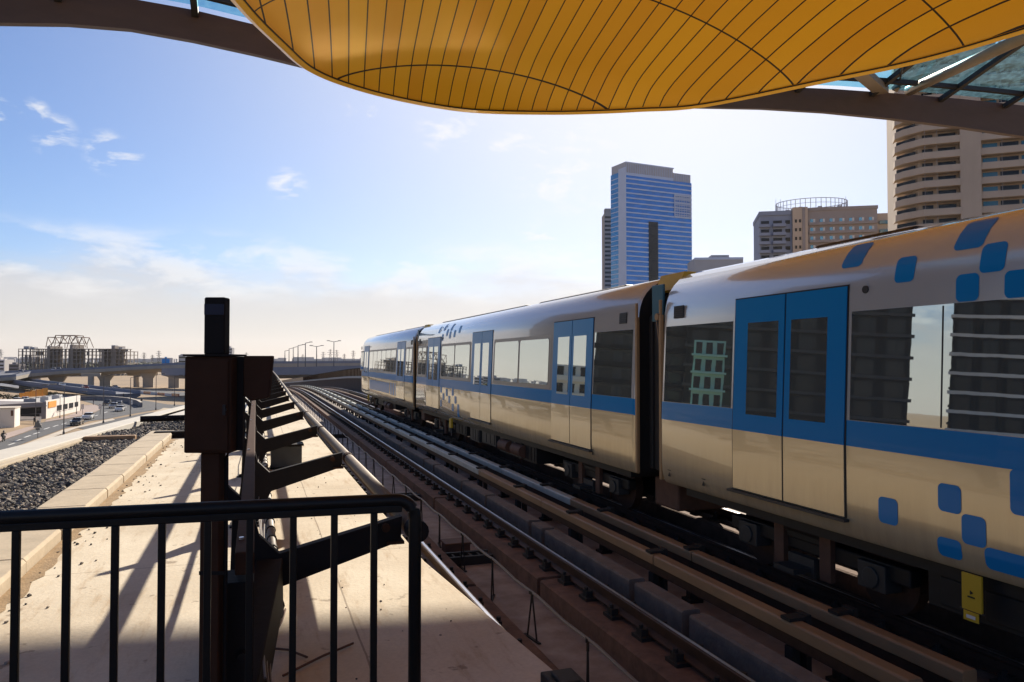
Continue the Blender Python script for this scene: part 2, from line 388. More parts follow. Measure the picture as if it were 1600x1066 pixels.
cl = wm('MULTIPLY', acc, wm('MULTIPLY', wm('MAXIMUM', wm('SUBTRACT', n1.outputs['Fac'], .50), 0.0), 5.0))
cl = wm('MINIMUM', cl, .7)
# low soft bank of cloud over the horizon on the left
sx = nt.nodes.new('ShaderNodeSeparateXYZ'); nt.links.new(tc.outputs['Generated'], sx.inputs[0])
mp2 = nt.nodes.new('ShaderNodeMapping'); mp2.inputs['Scale'].default_value = (1,1,3.2); nt.links.new(tc.outputs['Generated'], mp2.inputs[0])
n2 = nt.nodes.new('ShaderNodeTexNoise'); n2.inputs['Scale'].default_value = 5.5; n2.inputs['Detail'].default_value = 8; n2.inputs['Roughness'].default_value = .6; nt.links.new(mp2.outputs[0], n2.inputs['Vector'])
edge = wm('ADD', .075, wm('MULTIPLY', n2.outputs['Fac'], .10))
mr = nt.nodes.new('ShaderNodeMapRange'); mr.interpolation_type = 'SMOOTHSTEP'
nt.links.new(wm('SUBTRACT', edge, sx.outputs['Z']), mr.inputs[0]); mr.inputs[1].default_value = -.006; mr.inputs[2].default_value = .05
bank = wm('MULTIPLY', mr.outputs[0], .72)
zlo = nt.nodes.new('ShaderNodeMapRange'); zlo.interpolation_type = 'SMOOTHSTEP'; nt.links.new(sx.outputs['Z'], zlo.inputs[0]); zlo.inputs[1].default_value = .055; zlo.inputs[2].default_value = .10
zhi = nt.nodes.new('ShaderNodeMapRange'); zhi.interpolation_type = 'SMOOTHSTEP'; nt.links.new(sx.outputs['Z'], zhi.inputs[0]); zhi.inputs[1].default_value = .165; zhi.inputs[2].default_value = .125
mp3 = nt.nodes.new('ShaderNodeMapping'); mp3.inputs['Scale'].default_value = (1,1,3.0); nt.links.new(tc.outputs['Generated'], mp3.inputs[0])
n3 = nt.nodes.new('ShaderNodeTexNoise'); n3.inputs['Scale'].default_value = 11; n3.inputs['Detail'].default_value = 9; n3.inputs['Roughness'].default_value = .6; n3.inputs['Distortion'].default_value = .3; nt.links.new(mp3.outputs[0], n3.inputs['Vector'])
puffs = wm('MINIMUM', wm('MULTIPLY', wm('MULTIPLY', zlo.outputs[0], zhi.outputs[0]), wm('MULTIPLY', wm('MAXIMUM', wm('SUBTRACT', n3.outputs['Fac'], .47), 0.0), 4.0)), .5)
cl = wm('MAXIMUM', cl, puffs)
mxa = nt.nodes.new('ShaderNodeMix'); mxa.data_type = 'RGBA'; nt.links.new(bank, mxa.inputs['Factor'])
hsv = nt.nodes.new('ShaderNodeHueSaturation'); hsv.inputs['Saturation'].default_value = 1.08; hsv.inputs['Value'].default_value = 1.0
nt.links.new(sky.outputs[0], hsv.inputs['Color'])
tint = nt.nodes.new('ShaderNodeMix'); tint.data_type = 'RGBA'; tint.blend_type = 'MULTIPLY'; tint.inputs['Factor'].default_value = 1.0; tint.inputs['B'].default_value = (1.03,.96,1.06,1)
nt.links.new(hsv.outputs[0], tint.inputs['A'])
sdp = nt.nodes.new('ShaderNodeVectorMath'); sdp.operation = 'DOT_PRODUCT'; nt.links.new(tc.outputs['Generated'], sdp.inputs[0]); sdp.inputs[1].default_value = sd
glow = wm('POWER', wm('MAXIMUM', sdp.outputs['Value'], 0.0), 8.5)
mxg = nt.nodes.new('ShaderNodeMix'); mxg.data_type = 'RGBA'; nt.links.new(wm('MULTIPLY', glow, .9), mxg.inputs['Factor'])
nt.links.new(tint.outputs['Result'], mxg.inputs['A']); mxg.inputs['B'].default_value = (9.0,8.85,8.9,1)
nt.links.new(mxg.outputs['Result'], mxa.inputs['A']); mxa.inputs['B'].default_value = (6.5,5.85,5.4,1)
mxb = nt.nodes.new('ShaderNodeMix'); mxb.data_type = 'RGBA'; nt.links.new(cl, mxb.inputs['Factor'])
nt.links.new(mxa.outputs['Result'], mxb.inputs['A']); mxb.inputs['B'].default_value = (8.6,8.5,8.4,1)
nt.links.new(mxb.outputs['Result'], bg.inputs['Color']); bg.inputs['Strength'].default_value = .067
scene.view_settings.view_transform = 'Standard'; scene.view_settings.look = 'None'; scene.view_settings.exposure = 0.78; scene.view_settings.gamma = 1.0
scene.cycles.max_bounces = 8; scene.cycles.transparent_max_bounces = 8
scene.cycles.use_denoising = True
# ================================================================== viaduct and tracks
E = EYE.z
def zz(h): return E - h
def tdx(y):
    t = max(0, y-55); return -.00017*min(t,60)**2 - (.0204*(t-60) if t > 60 else 0)*.3
def tdz(y):
    t = max(0, y-55); return -.0005*min(t,32)**2 - (.032*(t-32) if t > 32 else 0)
YS = [-6, 10, 30, 45, 55] + [58+4*i for i in range(20)] + [145, 160, 180, 205, 235, 270]
def trk(off, h, ys=YS): return [(off+tdx(y), y, h+tdz(y)) for y in ys]
def rect(x0, x1, z0, z1): return [(x0,z0),(x1,z0),(x1,z1),(x0,z1)]
WK = [(24,0),(31,.09),(42,.21),(65,.46),(89,.66),(112,.62),(130,.4)]
def wdx(y):
    if y <= 24: return 0
    for (a,p),(b,q) in zip(WK, WK[1:]):
        if y <= b:
            t = (y-a)/(b-a); return p+(q-p)*t
    return WK[-1][1]

# viaduct deck (track bed sits on it)
mb = MB(); mb.sweep(trk(0,0), rect(1.2, 9.6, -1.7, -.42))
tag(mb.build('viaduct_deck', M['deck']), kind='structure')
RAIL_SEC = [(-.07,-.15),(.07,-.15),(.07,-.135),(.012,-.11),(.012,-.045),(.034,-.03),(.034,-.006),(.026,0),(-.026,0),(-.034,-.006),(-.034,-.03),(-.012,-.045),(-.012,-.11),(-.07,-.135)]
fast_me = None
def fastener():
    m = MB(); m.box(-.17,.17,-.10,.10,-.185,-.152); m.box(-.145,-.075,-.05,.05,-.155,-.09); m.box(.075,.145,-.05,.05,-.155,-.09)
    m.tube((-.125,0,-.15),(-.125,0,-.055),.022,8); m.tube((.125,0,-.15),(.125,0,-.055),.022,8)
    m.tube((-.13,-.04,-.10),(-.05,.03,-.115),.016,6); m.tube((.13,.04,-.10),(.05,-.03,-.115),.016,6)
    return m
def make_track(name, label, offs, ylim, detail):
    t = thing(name, label, 'railway track', (offs[0], 0, 0), 0, 'pair of parallel railway tracks')
    first = None
    for k, off in enumerate(offs):
        base = offs[0]
        pts = [(p[0]-base, p[1], p[2]) for p in trk(off, 0)]
        r = MB(); r.sweep(pts, RAIL_SEC); ro = r.build('rail', M['rail'], t)
        h = MB(); h.sweep([(p[0],p[1],p[2]+.0015) for p in pts], rect(-.015,.015,0,.002)); h.build('rail_head', M['railtop'], ro)
        rest = MB()
        y = 3.95; i = 0
        while y < ylim:
            if i < detail:
                if first is None:
                    first = fastener().build('fastener', M['iron'], ro); fo = first
                else:
                    fo = first.copy(); C.objects.link(fo); fo.parent = ro
                fo.location = (off-base+tdx(y), y, tdz(y))
            else:
                for sx in (-1,1):
                    rest.box(off-base+tdx(y)+sx*.12-.05, off-base+tdx(y)+sx*.12+.05, y-.09, y+.09, tdz(y)-.19, tdz(y)-.08)
            y += .62; i += 1
        if rest.v: tag(rest.build('fastener', M['iron'], ro), kind='stuff')
        # concrete plinth carrying the rail, cast in lengths
        pl = MB(); y = 3.0
        w0, w1 = (-.345, .30) if k == 1 else (-.34, .34)
        while y < 150:
            L = 5.6 if y < 55 else 8
            ys = [y, y+L*.5, y+L-.10]
            pl.sweep([(off-base+tdx(q), q, tdz(q)) for q in ys], [(w0,-.43),(w1,-.43),(w1,-.20),(w1-.03,-.185),(w0+.03,-.185),(w0,-.20)])
            y += L
        pl.build('plinth', M['plinth'], t)
    return t
T1 = (2.09, 3.525); T2 = (5.74, 7.175)
t1 = make_track('railway_track', 'empty railway track beside the walkway, its rail heads shining in the train shade', T1, 62, 48)
t2 = make_track('railway_track', 'railway track underneath the standing metro train', T2, 62, 12)
# upstand blocks right of the near rail
y = 4.0; i = 0
ub = []
while y < 75:
    L = (2.5, 1.1, 2.7, .55, 2.3, 1.7)[i % 6]; m = MB()
    m.sweep([(tdx(q)+3.975-T1[0], q, tdz(q)) for q in (y, y+L-.13)], [(-.10,-.43),(.10,-.43),(.10,-.02),(.085,0),(-.085,0),(-.10,-.02)])
    m.build('upstand_block', M['block'], t1); y += L; i += 1

# low cross drains between the rails
for k, (yy, lab) in enumerate(((10.4,'nearest black track drain lying across between the rails'),(15.4,'middle black track drain lying across between the rails'),(28.5,'farthest black track drain lying across between the rails'))):
    m = MB(); m.box(2.30,3.14,yy-.16,yy-.10,-.42,-.30); m.box(2.30,3.14,yy+.10,yy+.16,-.42,-.30); m.box(2.30,3.14,yy-.10,yy+.10,-.42,-.40)
    for q in range(7): m.box(2.36+q*.12,2.39+q*.12,yy-.10,yy+.10,-.40,-.315)
    tag(m.build('track_drain', M['iron']), lab, 'drain', 'track drains between the rails')
m = MB(); m.box(2.62,2.98,10.85,11.15,-.42,-.28); m.box(2.60,3.0,10.83,11.17,-.28,-.25)
tag(m.build('track_box', M['rustbox'], bevel=.01), 'small rusty box between the rails beyond the nearest black track drain', 'box')

# signal cable on small A-stands between the rails
sc_ = thing('signal_cable', 'thin grey cable carried on small black A-shaped stands between the rails', 'cable', (2.66,0,0))
m = MB(); m.path_tube([(tdx(y), y, .045+tdz(y)+.012*math.sin(y*4.6)) for y in [3+.35*i for i in range(280)]], .014, 6); m.build('cable', M['cable'], sc_)
y = 4.6; st0 = None
while y < 66:
    if st0 is None:
        s = MB(); s.tube((0,-.10,-.42),(0,0,.04),.009,6); s.tube((0,.10,-.42),(0,0,.04),.009,6); s.bar((0,-.16,-.415),(0,.16,-.415),.03,.02); s.tube((0,0,-.05),(0,0,.05),.014,6); s.box(-.02,.02,-.03,.03,.03,.06)
        st0 = s.build('stand', M['iron'], sc_); o = st0
    else:
        o = st0.copy(); C.objects.link(o); o.parent = sc_
    o.location = (tdx(y), y, tdz(y)); o.rotation_euler = (0,0,random.uniform(-.5,.5)); y += 1.37

# two covered conductor rails
def conductor(x, label, tan_to):
    t = thing('conductor_rail', label, 'conductor rail', (x,0,0), 0, 'covered conductor rails between the tracks')
    y = 4.2; i = 0; prot = {}
    while y < 95:
        L = 3.6; 
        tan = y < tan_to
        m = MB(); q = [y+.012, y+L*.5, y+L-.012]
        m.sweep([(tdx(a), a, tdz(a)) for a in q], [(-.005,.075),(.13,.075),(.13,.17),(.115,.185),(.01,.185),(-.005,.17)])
        m.build('cover', M['cover_tan'] if tan else M['cover'], t, bevel=.006 if y < 25 else 0)  # near lengths tan: golden canopy bounce and dirt put into the colour
        y += L; i += 1
    m = MB(); m.sweep([(p[0]+.06,p[1],p[2]) for p in trk(0,0,[4.2,30,55,65,75,85,95])], rect(-.035,.035,-.03,.06)); m.build('steel_bar', M['rail'], t)
    y = 5.5; b0 = None
    while y < 80:
        if b0 is None:
            b = MB(); b.box(-.02,.16,-.09,.09,-.43,-.38); b.box(.15,.20,-.07,.07,-.40,.23); b.box(.02,.10,-.05,.05,-.40,-.04); b.box(-.012,.2,-.06,.06,.186,.215)
            b0 = b.build('bracket', M['iron'], t); o = b0
        else:
            o = b0.copy(); C.objects.link(o); o.parent = t
        o.location = (tdx(y), y, tdz(y)); y += 2.4
    return t
conductor(4.286, 'left covered conductor rail with its near end tinted tan for bounce light and dirt, beside the empty track', 11.5)
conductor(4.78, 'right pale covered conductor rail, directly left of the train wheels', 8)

# far parapet with brown slatted screen on top
pr = thing('viaduct_parapet', 'concrete viaduct parapet with brown slatted screen curving behind the train', 'parapet', (0,0,0))
YP = [20,40,55]+[58+4*i for i in range(20)]+[145,160,180,205,235,270]
m = MB(); m.sweep(trk(9.3,0,YP), rect(-.1,.1,-.42,.86)); m.build('wall', M['darkconc'], pr)
m = MB(); m.sweep(trk(9.3,0,YP), [(-.2,.865),(.2,.865),(.2,1.02),(.15,1.06),(-.15,1.06),(-.2,1.02)]); m.build('coping', M['ledge'], pr)
m = MB(); m.sweep(trk(9.32,0,YP), rect(-.02,.02,1.065,1.74)); m.build('screen', M['gangedge'], pr)
m = MB(); m.sweep(trk(9.32,0,YP), rect(-.05,.05,1.745,1.82)); m.build('top_rail', M['steel_dark'], pr)
y = 50; p0 = None; n_ = 0
while y < 150 and n_ < 95:
    if p0 is None:
        b = MB(); b.box(-.09,-.03,-.05,.05,1.07,1.74); p0 = b.build('rib', M['steel_brown'], pr); o = p0
    else:
        o = p0.copy(); C.objects.link(o); o.parent = pr
    o.location = (9.32+tdx(y), y, tdz(y)); y += 1.1; n_ += 1

# ================================================================== walkway slab, kerb, ballast, ledge
SL = zz(1.9)
def sl_edge(y):
    if y < 4.3: return 1.79
    if y < 7.2: return 1.76-(y-4.3)/2.9*.23
    if y < 14: return 1.53-(y-7.2)/6.8*.03
    return 1.50+wdx(y)
ys = [-3,2,4.35,5.5,7.2,10,14,20,24,28,33,38,44,52,60,70,80,90,100,112,130]
right = [(sl_edge(y), y) for y in ys]; left = [(-1.92, -3), (-1.92, 20.4), (-.25,20.4)] + [(-.25+wdx(y), y) for y in ys if y > 21]
m = MB(); m.slab(right + left[::-1], SL-.62, SL)
tag(m.build('walkway_slab', M['slab'], bevel=.012), kind='structure')
m = MB(); m.box(1.60,1.80,3.98,4.28,SL+.003,SL+.07); m.box(1.64,1.76,4.04,4.22,SL+.07,SL+.09)
tag(m.build('cover_block', M['iron'], bevel=.01), 'low black cover plate on the near right corner of the walkway slab', 'cover plate')

KZ = zz(1.77)
y = 2.6; i = 0; kl = ['nearest tan kerb block along the ballast','second tan kerb block from the near end','third tan kerb block from the near end','fourth tan kerb block from the near end','fifth tan kerb block from the near end','sixth tan kerb block from the near end','seventh tan kerb block from the near end','eighth tan kerb block from the near end','ninth tan kerb block from the near end','tenth tan kerb block from the near end','eleventh tan kerb block from the near end','third tan kerb block from the far end of the kerb','second tan kerb block from the far end of the kerb','last tan kerb block at the far end of the kerb']
for i in range(14):
    m = MB(); w = random.uniform(-.008,.008)
    m.prism([(-2.50+w,SL-.2),(-1.93+w,SL-.2),(-1.93+w,KZ-.03),(-1.955+w,KZ),(-2.47+w,KZ),(-2.50+w,KZ-.03)], y+.012, y+1.318)
    o = m.build('kerb_block', M['kerb'], bevel=.008)
    tag(o, kl[i], 'kerb block', 'kerb blocks beside the ballast'); y += 1.33
rk = random.Random(4); q = []
yy = 2.0; edge_ = []
while yy < 20.2: edge_.append((-1.92+.13+rk.uniform(-.045,.05), yy)); yy += .16
m = MB(); m.add([(-1.929,2.0,SL+.004)]+[(x,y,SL+.004) for x,y in edge_]+[(-1.929,20.2,SL+.004)],[tuple(range(len(edge_)+2))]); tag(m.build('dirt_strip', M['dirt']), kind='structure')
m = MB(); m.box(-2.34,-.75,20.46,20.75,SL-.3,SL+.16); tag(m.build('end_beam', M['steel_dark'], bevel=.02), 'dark low beam closing the far end of the left slab', 'beam')

# outer ledge: two-tier pale coping along the building edge, veering to the right
A = G(0,719,1.78); B = G(219,657,1.78); A2 = G(0,703,1.78); B2 = G(284,634,1.78)
dA = (B-A).normalized(); 
A_ = A - dA*14; d2A = (B2-A2).normalized(); B_ = B + dA*((-.5-B.x)/dA.x); A2_ = A2 - d2A*14; B2_ = B2 + d2A*((-.5-B2.x)/d2A.x)
m = MB(); m.slab([A_,B_,B2_,A2_], zz(2.6), zz(1.78)); tag(m.build('outer_ledge', M['ledge'], bevel=.02), 'pale wide concrete ledge along the outer edge beyond the ballast', 'ledge')
A3 = G(0,731,1.86); B3 = G(219,659.5,1.86); d3 = (B3-A3).normalized(); A3_ = A3 - d3*12; B3_ = B3 + d3*6
Ai = A_ + Vector((.05,-.0,0)); 
m = MB(); m.slab([A3_,B3_,B3_+Vector((-.6,.8,0)),B+Vector((-.25,0,0)),A_+Vector((-.25,0,0))], zz(2.5), zz(1.83)); tag(m.build('inner_ledge', M['kerb'], bevel=.02), 'tan lower ledge strip between pale outer ledge and ballast', 'ledge')
# ballast bed + stones
bedz = zz(1.98)
bed = [(-2.49,1.5),(-2.49,20.6),(-.3,20.8),(-.3,27.0),(B3.x,B3.y),(A3.x,A3.y),(A3_.x,A3_.y)]
m = MB(); m.slab(bed, bedz-.4, bedz); tag(m.build('ballast_bed', M['ballaststone']), kind='structure')
# ground under the side strip
m = MB(); m.slab([(-.26,20.85),(-.26,27.2),(-.26,B2_.y),(B2_.x,B2_.y),(A2_.x,A2_.y),(-9,-3),(-1.93,-3),(-1.93,20.85)], zz(3.4), zz(2.62)); tag(m.build('station_side_deck', M['ledge']), kind='structure')
m = MB(); m.slab([(-.27,27.3),(-.27,B_.y-.6),(B.x+.3,B.y+.4),(B.x+.3,27.3)], zz(2.6), zz(1.80)); tag(m.build('far_ledge_deck', M['ledge']), kind='structure')
def stones(n):
    bm0 = bmesh.new(); bmesh.ops.create_icosphere(bm0, subdivisions=1, radius=1); 
    iv = [v.co.copy() for v in bm0.verts]; itf = [tuple(v.index for v in f.verts) for f in bm0.faces]; bm0.free()
    m = MB(); rnd = random.Random(3); cnt = 0
    vari = []
    for k in range(14): vari.append([p*rnd.uniform(.62,1.15) for p in iv])
    while cnt < n:
        y = 4 + 23*rnd.random()**1.25
        t = (y-A3.y)/(B3.y-A3.y); xl = A3.x+(B3.x-A3.x)*t
        x = rnd.uniform(xl, -2.50 if y < 20.7 else -.32)
        if x < -.30*y-.3: continue
        rr = rnd.uniform(.030,.060); h = bedz + .03 + rnd.uniform(.0,.07) + .05*math.sin(x*2.3)*math.sin(y*1.1)
        rot = Matrix.Rotation(rnd.uniform(0,6.28),3,'Z') @ Matrix.Rotation(rnd.uniform(-1,1),3,'X')
        sc = Vector((rr*rnd.uniform(.8,1.3), rr*rnd.uniform(.7,1.1), rr*rnd.uniform(.5,.9)))
        vs = [rot @ Vector((p.x*sc.x,p.y*sc.y,p.z*sc.z)) + Vector((x,y,h)) for p in vari[rnd.randrange(14)]]
        m.add(vs, itf); cnt += 1
    for k in range(90):
        y = rnd.uniform(5.5,20); x = -1.90+abs(rnd.gauss(0,.28)); rr = rnd.uniform(.006,.022)
        m.add([Vector((p.x*rr,p.y*rr,p.z*rr*.7))+Vector((x,y,SL+rr*.4)) for p in vari[rnd.randrange(14)]], itf)
    for k in range(60):
        y = rnd.uniform(4.6,14); x = rnd.uniform(-.1,1.45); rr = rnd.uniform(.004,.012)
        m.add([Vector((p.x*rr,p.y*rr,p.z*rr*.7))+Vector((x,y,SL+rr*.4)) for p in vari[rnd.randrange(14)]], itf)
    return m
tag(stones(17000).build('ballast_stones', M['stones'], recalc=False), kind='stuff')
m = MB(); m.tube((G(219,655,1.72)), (-.4, G(219,655,1.72).y+.3, zz(1.72)), .09, 10); tag(m.build('drain_pipe', M['steel_dark']), 'black horizontal pipe across the far end of the ballast', 'pipe')
m = MB(); c = G(172,689,1.9); m.box(c.x-.55,c.x+.55,c.y-.12,c.y+.12,c.z-.02,c.z+.12); tag(m.build('timber_plank', M['cover_tan'], bevel=.01), 'tan plank lying on the dark ballast', 'plank')

# ================================================================== walkway walkway supports and pipe
names = ['nearest','second','third','fourth','fifth','sixth','seventh','eighth','ninth','tenth']
fp = [(-.22,1.9),(.02,1.9),(.13,1.63),(.18,1.52),(.98,1.275),(.99,1.10),(.16,1.30),(.03,1.17),(-.02,.98),(-.20,.80),(-.27,.78),(-.14,1.0),(-.15,1.4)]
f0 = None
for i in range(27):
    y = 5.46 + 3.95*i
    if f0 is None:
        f0 = thing('walkway_support', '', 'walkway support', (0,0,0), 0, 'leaning walkway supports along the walkway')
        m = MB(); m.prism([(x, E-h-SL) for x,h in fp], -.045, .045); m.build('fin_plate', M['steel_dark'], f0, bevel=.006)
        m = MB(); m.box(-.27,.07,-.12,.12,.001,.02); m.tube((-.23,-.08,.02),(-.23,-.08,.05),.018,6); m.tube((.03,-.08,.02),(.03,-.08,.05),.018,6); m.build('base_plate', M['steel_dark'], f0)
        m = MB(); m.box(.88,1.0,-.07,.07,E-1.29-SL,E-1.27-SL); m.tube((.87,-.085,E-1.17-SL),(.87,.085,E-1.17-SL),.03,8); m.build('pipe_saddle', M['steel_brown'], f0)
        o = f0
    else: o = copy_tree(f0)
    o.location = (wdx(y), y, SL)
    if i < 10: o['label'] = ('%s dark leaning walkway support along the walkway, counted from the black railing' % names[i])
    else: o['label'] = 'small far dark walkway support beyond the tenth along the walkway'
pp = thing('walkway_pipe', 'long grey galvanised pipe carried on the walkway supports above the slab edge', 'pipe', (0,0,0))
yl = [5.28]+[8,14,20,24]+[26+3*i for i in range(32)]
m = MB(); m.path_tube([(1.06+wdx(y), y, zz(1.17)) for y in yl], .055, 14); m.build('tube', M['pipe'], pp, smooth=True)
m = MB(); m.tube((1.06,5.20,zz(1.17)),(1.06,5.34,zz(1.17)),.075,16); m.build('end_cap', M['steel_dark'], pp)
for k in range(5):
    m = MB(); q = 9.3+k*3.95; m.tube((1.06+wdx(q),q,zz(1.17)),(1.06+wdx(q),q+.16,zz(1.17)),.063,14); m.build('clamp', M['steel_brown'], pp)
gb = thing('guard_beam', 'brown longitudinal steel beam running along the tops of the walkway supports', 'beam', (0,0,0))
yb = [3.75,10,20,24]+[26+4*i for i in range(22)]
m = MB(); m.sweep([(-.042+wdx(y),y,0) for y in yb], rect(-.042,.042,zz(.985),zz(.88))); m.build('channel', M['steel_brown'], gb, bevel=.008)
m = MB(); m.path_tube([(-.05+wdx(y),y,zz(1.36)) for y in yb], .022, 8); m.build('lower_rail', M['steel_dark'], gb)
m = MB(); m.box(-.15,.0,3.80,4.05,SL+.012,zz(1.03)); m.build('end_post', M['steel_dark'], gb, bevel=.008)
m = MB(); m.bar((-.06,4.06,zz(1.76)),(.10,5.40,zz(1.48)),.17,.34); m.build('end_brace', M['steel_dark'], gb, bevel=.008)
m = MB(); m.box(-.19,.05,3.74,4.11,SL+.001,SL+.0115); m.build('end_base', M['steel_dark'], gb)
for k in range(7):
    yq = 4.02+k*3.95; m = MB(); m.tube((-.06,yq,zz(.8795)),(-.06,yq,zz(.868)),.012,10); m.build('bolt', M['railtop'], gb)
for k,(xo,hh) in enumerate(((.045,1.56),(.07,1.64),(.095,1.72))):
    m = MB(); m.path_tube([(xo+wdx(y)+.01*math.sin(y*2+k), y, zz(hh)-.02*math.sin(y*.8)**2) for y in [4+.8*i for i in range(60)]], .007, 5)
    tag(m.build('guard_wire', M['cable']), ['upper thin wire strung below the brown guard beam','middle thin wire strung below the brown guard beam','lowest thin wire strung below the brown guard beam'][k], 'wire', 'wires under the guard beam')
cd = thing('cable_conduit', 'ringed grey conduit lying on the slab beside the walkway supports', 'conduit', (.17,0,SL+.05))
m = MB(); m.path_tube([(.0, y, 0) for y in (5.9,10,20,26)], .042, 10); m.build('tube', M['conduit'], cd, smooth=True)
b0 = None
for k in range(40):
    if b0 is None:
        b = MB(); b.tube((0,-.02,0),(0,.02,0),.052,10); b0 = b.build('ring', M['steel_dark'], cd); o = b0
    else: o = b0.copy(); C.objects.link(o); o.parent = cd
    o.location = (0, 6.1+.45*k, 0)
jb = thing('junction_box', 'grey metal junction box standing on the slab under the third walkway support', 'box', (.52, 14.2, SL))
m = MB(); m.box(-.26,.26,-.2,.2,.03,.40); m.build('body', M['under2'], jb, bevel=.012)
m = MB(); m.box(-.29,.29,-.23,.23,.40,.43); m.build('lid', M['steel_dark'], jb)
m = MB(); m.box(-.27,-.2,-.18,.18,0,.03); m.build('foot', M['steel_dark'], jb); m = MB(); m.box(.2,.27,-.18,.18,0,.03); m.build('foot', M['steel_dark'], jb)
m = MB(); m.bar((.35,17.6,SL+.03),(.95,17.9,SL+.05),.05,.06); tag(m.build('steel_bar', M['rustbox']), 'dark bar lying on the slab beyond the junction box', 'bar')
for k,(u0,v0,u1,v1,lab) in enumerate(((412,1012,480,1027,'dark bent rod lying on the shaded slab, nearest the camera'),(442,1056,552,1005,'rusty rod lying on the shaded slab behind the railing bars'),(424,1002,446,952,'thin stick leaning against the nearest walkway support'))):
    a = G(u0,v0,1.885); b = G(u1,v1,1.885); m = MB(); mid = (a+b)/2 + Vector((.02,.03,.004)); m.path_tube([a,mid,b], .008, 5)
    tag(m.build('steel_rod', M['rustbox']), lab, 'rod', 'loose rods on the slab')

# ================================================================== signal cabinet on a post
D = 3.4
def cp(u, v, d=D): return DP(u, v, d)
cb = thing('signal_cabinet', 'dark brown signal cabinet on a square post behind the black railing', 'cabinet', (DP(333,563,D).x+.09*math.sin(YAW), DP(333,563,D).y+.09*math.cos(YAW), SL), -YAW)
cz0 = SL
def lx(u, d=D): return (u-333)*d/F
def lz(v, d=D): return E-(v-HOR)*d/F - cz0
m = MB(); m.box(lx(309),lx(339),-.05,.03,.016,lz(709)); m.build('post', M['steel_brown'], cb, bevel=.006)
m = MB(); m.box(lx(296),lx(354),-.1,.1,0,.016); m.build('base_plate', M['steel_dark'], cb)
m = MB(); m.box(lx(288),lx(362),-.09,.09,lz(708),lz(557)); m.build('box_body', M['steel_brown'], cb, bevel=.008)
m = MB(); m.box(lx(291),lx(358),-.101,-.0915,lz(704),lz(561)); dr = m.build('door', M['steel_brown'], cb, bevel=.006)
m = MB(); m.tube((lx(354),-.112,lz(640)),(lx(354),-.101,lz(640)),.008,8); m.box(lx(354)-.006,lx(354)+.006,-.118,-.112,lz(648),lz(632)); m.build('handle', M['iron'], dr)
m = MB(); m.box(lx(288)-.001,lx(362)+.002,-.105,.093,lz(557)+.0005,lz(555)+.004); m.build('roof', M['steel_dark'], cb)
m = MB(); m.prism([(lx(374),lz(618)),(lx(385),lz(628)),(lx(414),lz(622)),(lx(420),lz(556)),(lx(374),lz(556))], -.04, -.005); m.build('side_panel', M['steel_brown'], cb, bevel=.006)
m = MB(); m.box(lx(363),lx(373),-.03,.0,lz(706),lz(558)); m.build('hinge_post', M['steel_dark'], cb)
m = MB(); m.box(lx(312),lx(345),-.05,.02,lz(554),lz(463)); m.build('head', M['steel_dark'], cb, bevel=.008)
m = MB(); m.box(lx(313),lx(344),-.053,-.0505,lz(491),lz(474)); m.build('lens_strip', M['lens'], cb)
for sx_,sy_ in ((301,-.075),(349,-.075),(301,.075),(349,.075)):
    m = MB(); m.tube((lx(sx_),sy_,.016),(lx(sx_),sy_,.04),.011,6); m.build('anchor_bolt', M['iron'], cb)
m = MB(); m.path_tube([(lx(340)+.014,-.01,.02),(lx(340)+.014,-.01,lz(760)),(lx(340)+.010,.0,lz(720)),(lx(345),.02,lz(707))], .010, 8); m.build('feed_cable', M['steel_dark'], cb)
for vz in (800,900):
    m = MB(); m.box(lx(308.6),lx(340)+.03,-.0515,-.05,lz(vz),lz(vz-6)); m.build('strap', M['steel_dark'], cb)
m = MB(); m.tube((lx(310),-.0,lz(512)),(lx(312),-.0,lz(512)),.006,8); m.build('screw', M['iron'], cb)

# ================================================================== black railing at the platform end
PZ = zz(1.46)
fr = thing('platform_railing', 'black steel railing with vertical bars across the end of the platform', 'railing', (0,0,0))
HR = .37
a = G(-160,826,HR); b = G(0,818.5,HR); c = G(632,788.5,HR); e = G(652,808,HR)
dirn = (c-b).normalized(); e2 = c + dirn*.042
def on(u):      # point on the railing line seen at column u
    t0, t1_ = -1.0, 3.0
    for _ in range(50):
        tm = (t0+t1_)/2; p = b.lerp(c, tm) - EYE; uu = CX + F*p.dot(rgt)/p.dot(fwd)
        if uu < u: t0 = tm
        else: t1_ = tm
    return b.lerp(c, t0)
m = MB(); arc = []
left_end = b - dirn*.9
top = zz(HR) + .013
c0 = on(618); 
for k in range(9):
    t = k/8*math.pi/2; arc.append(c0 + dirn*(.05*math.sin(t)) + Vector((0,0,top - c0.z - .05*(1-math.cos(t)))))
pe = arc[-1]
m.path_tube([left_end+Vector((0,0,top-left_end.z))]+arc+[Vector((pe.x,pe.y,PZ+.01))], .0165, 12); m.build('top_rail', M['steel_black'], fr, smooth=True)
m = MB(); nrm = Vector((dirn.y,-dirn.x,0))
m.obox(left_end.lerp(on(628),.5)+Vector((0,0,top-.0215-left_end.z)), (on(628)-left_end)/2, nrm*.010, (0,0,.0095)); m.build('under_rail', M['steel_black'], fr, bevel=.003)
for u in (-48,26,105,180.5,253.5,325,390.5,458.5,522.5,584.5):
    p = on(u); m = MB(); m.bar((p.x,p.y,PZ),(p.x,p.y,top-.03),.0165,.0165); m.build('bar', M['steel_black'], fr, bevel=.002)
m = MB(); m.bar((left_end.x,left_end.y,PZ+.06),(pe.x,pe.y,PZ+.06),.03,.02); m.build('bottom_rail', M['steel_black'], fr)
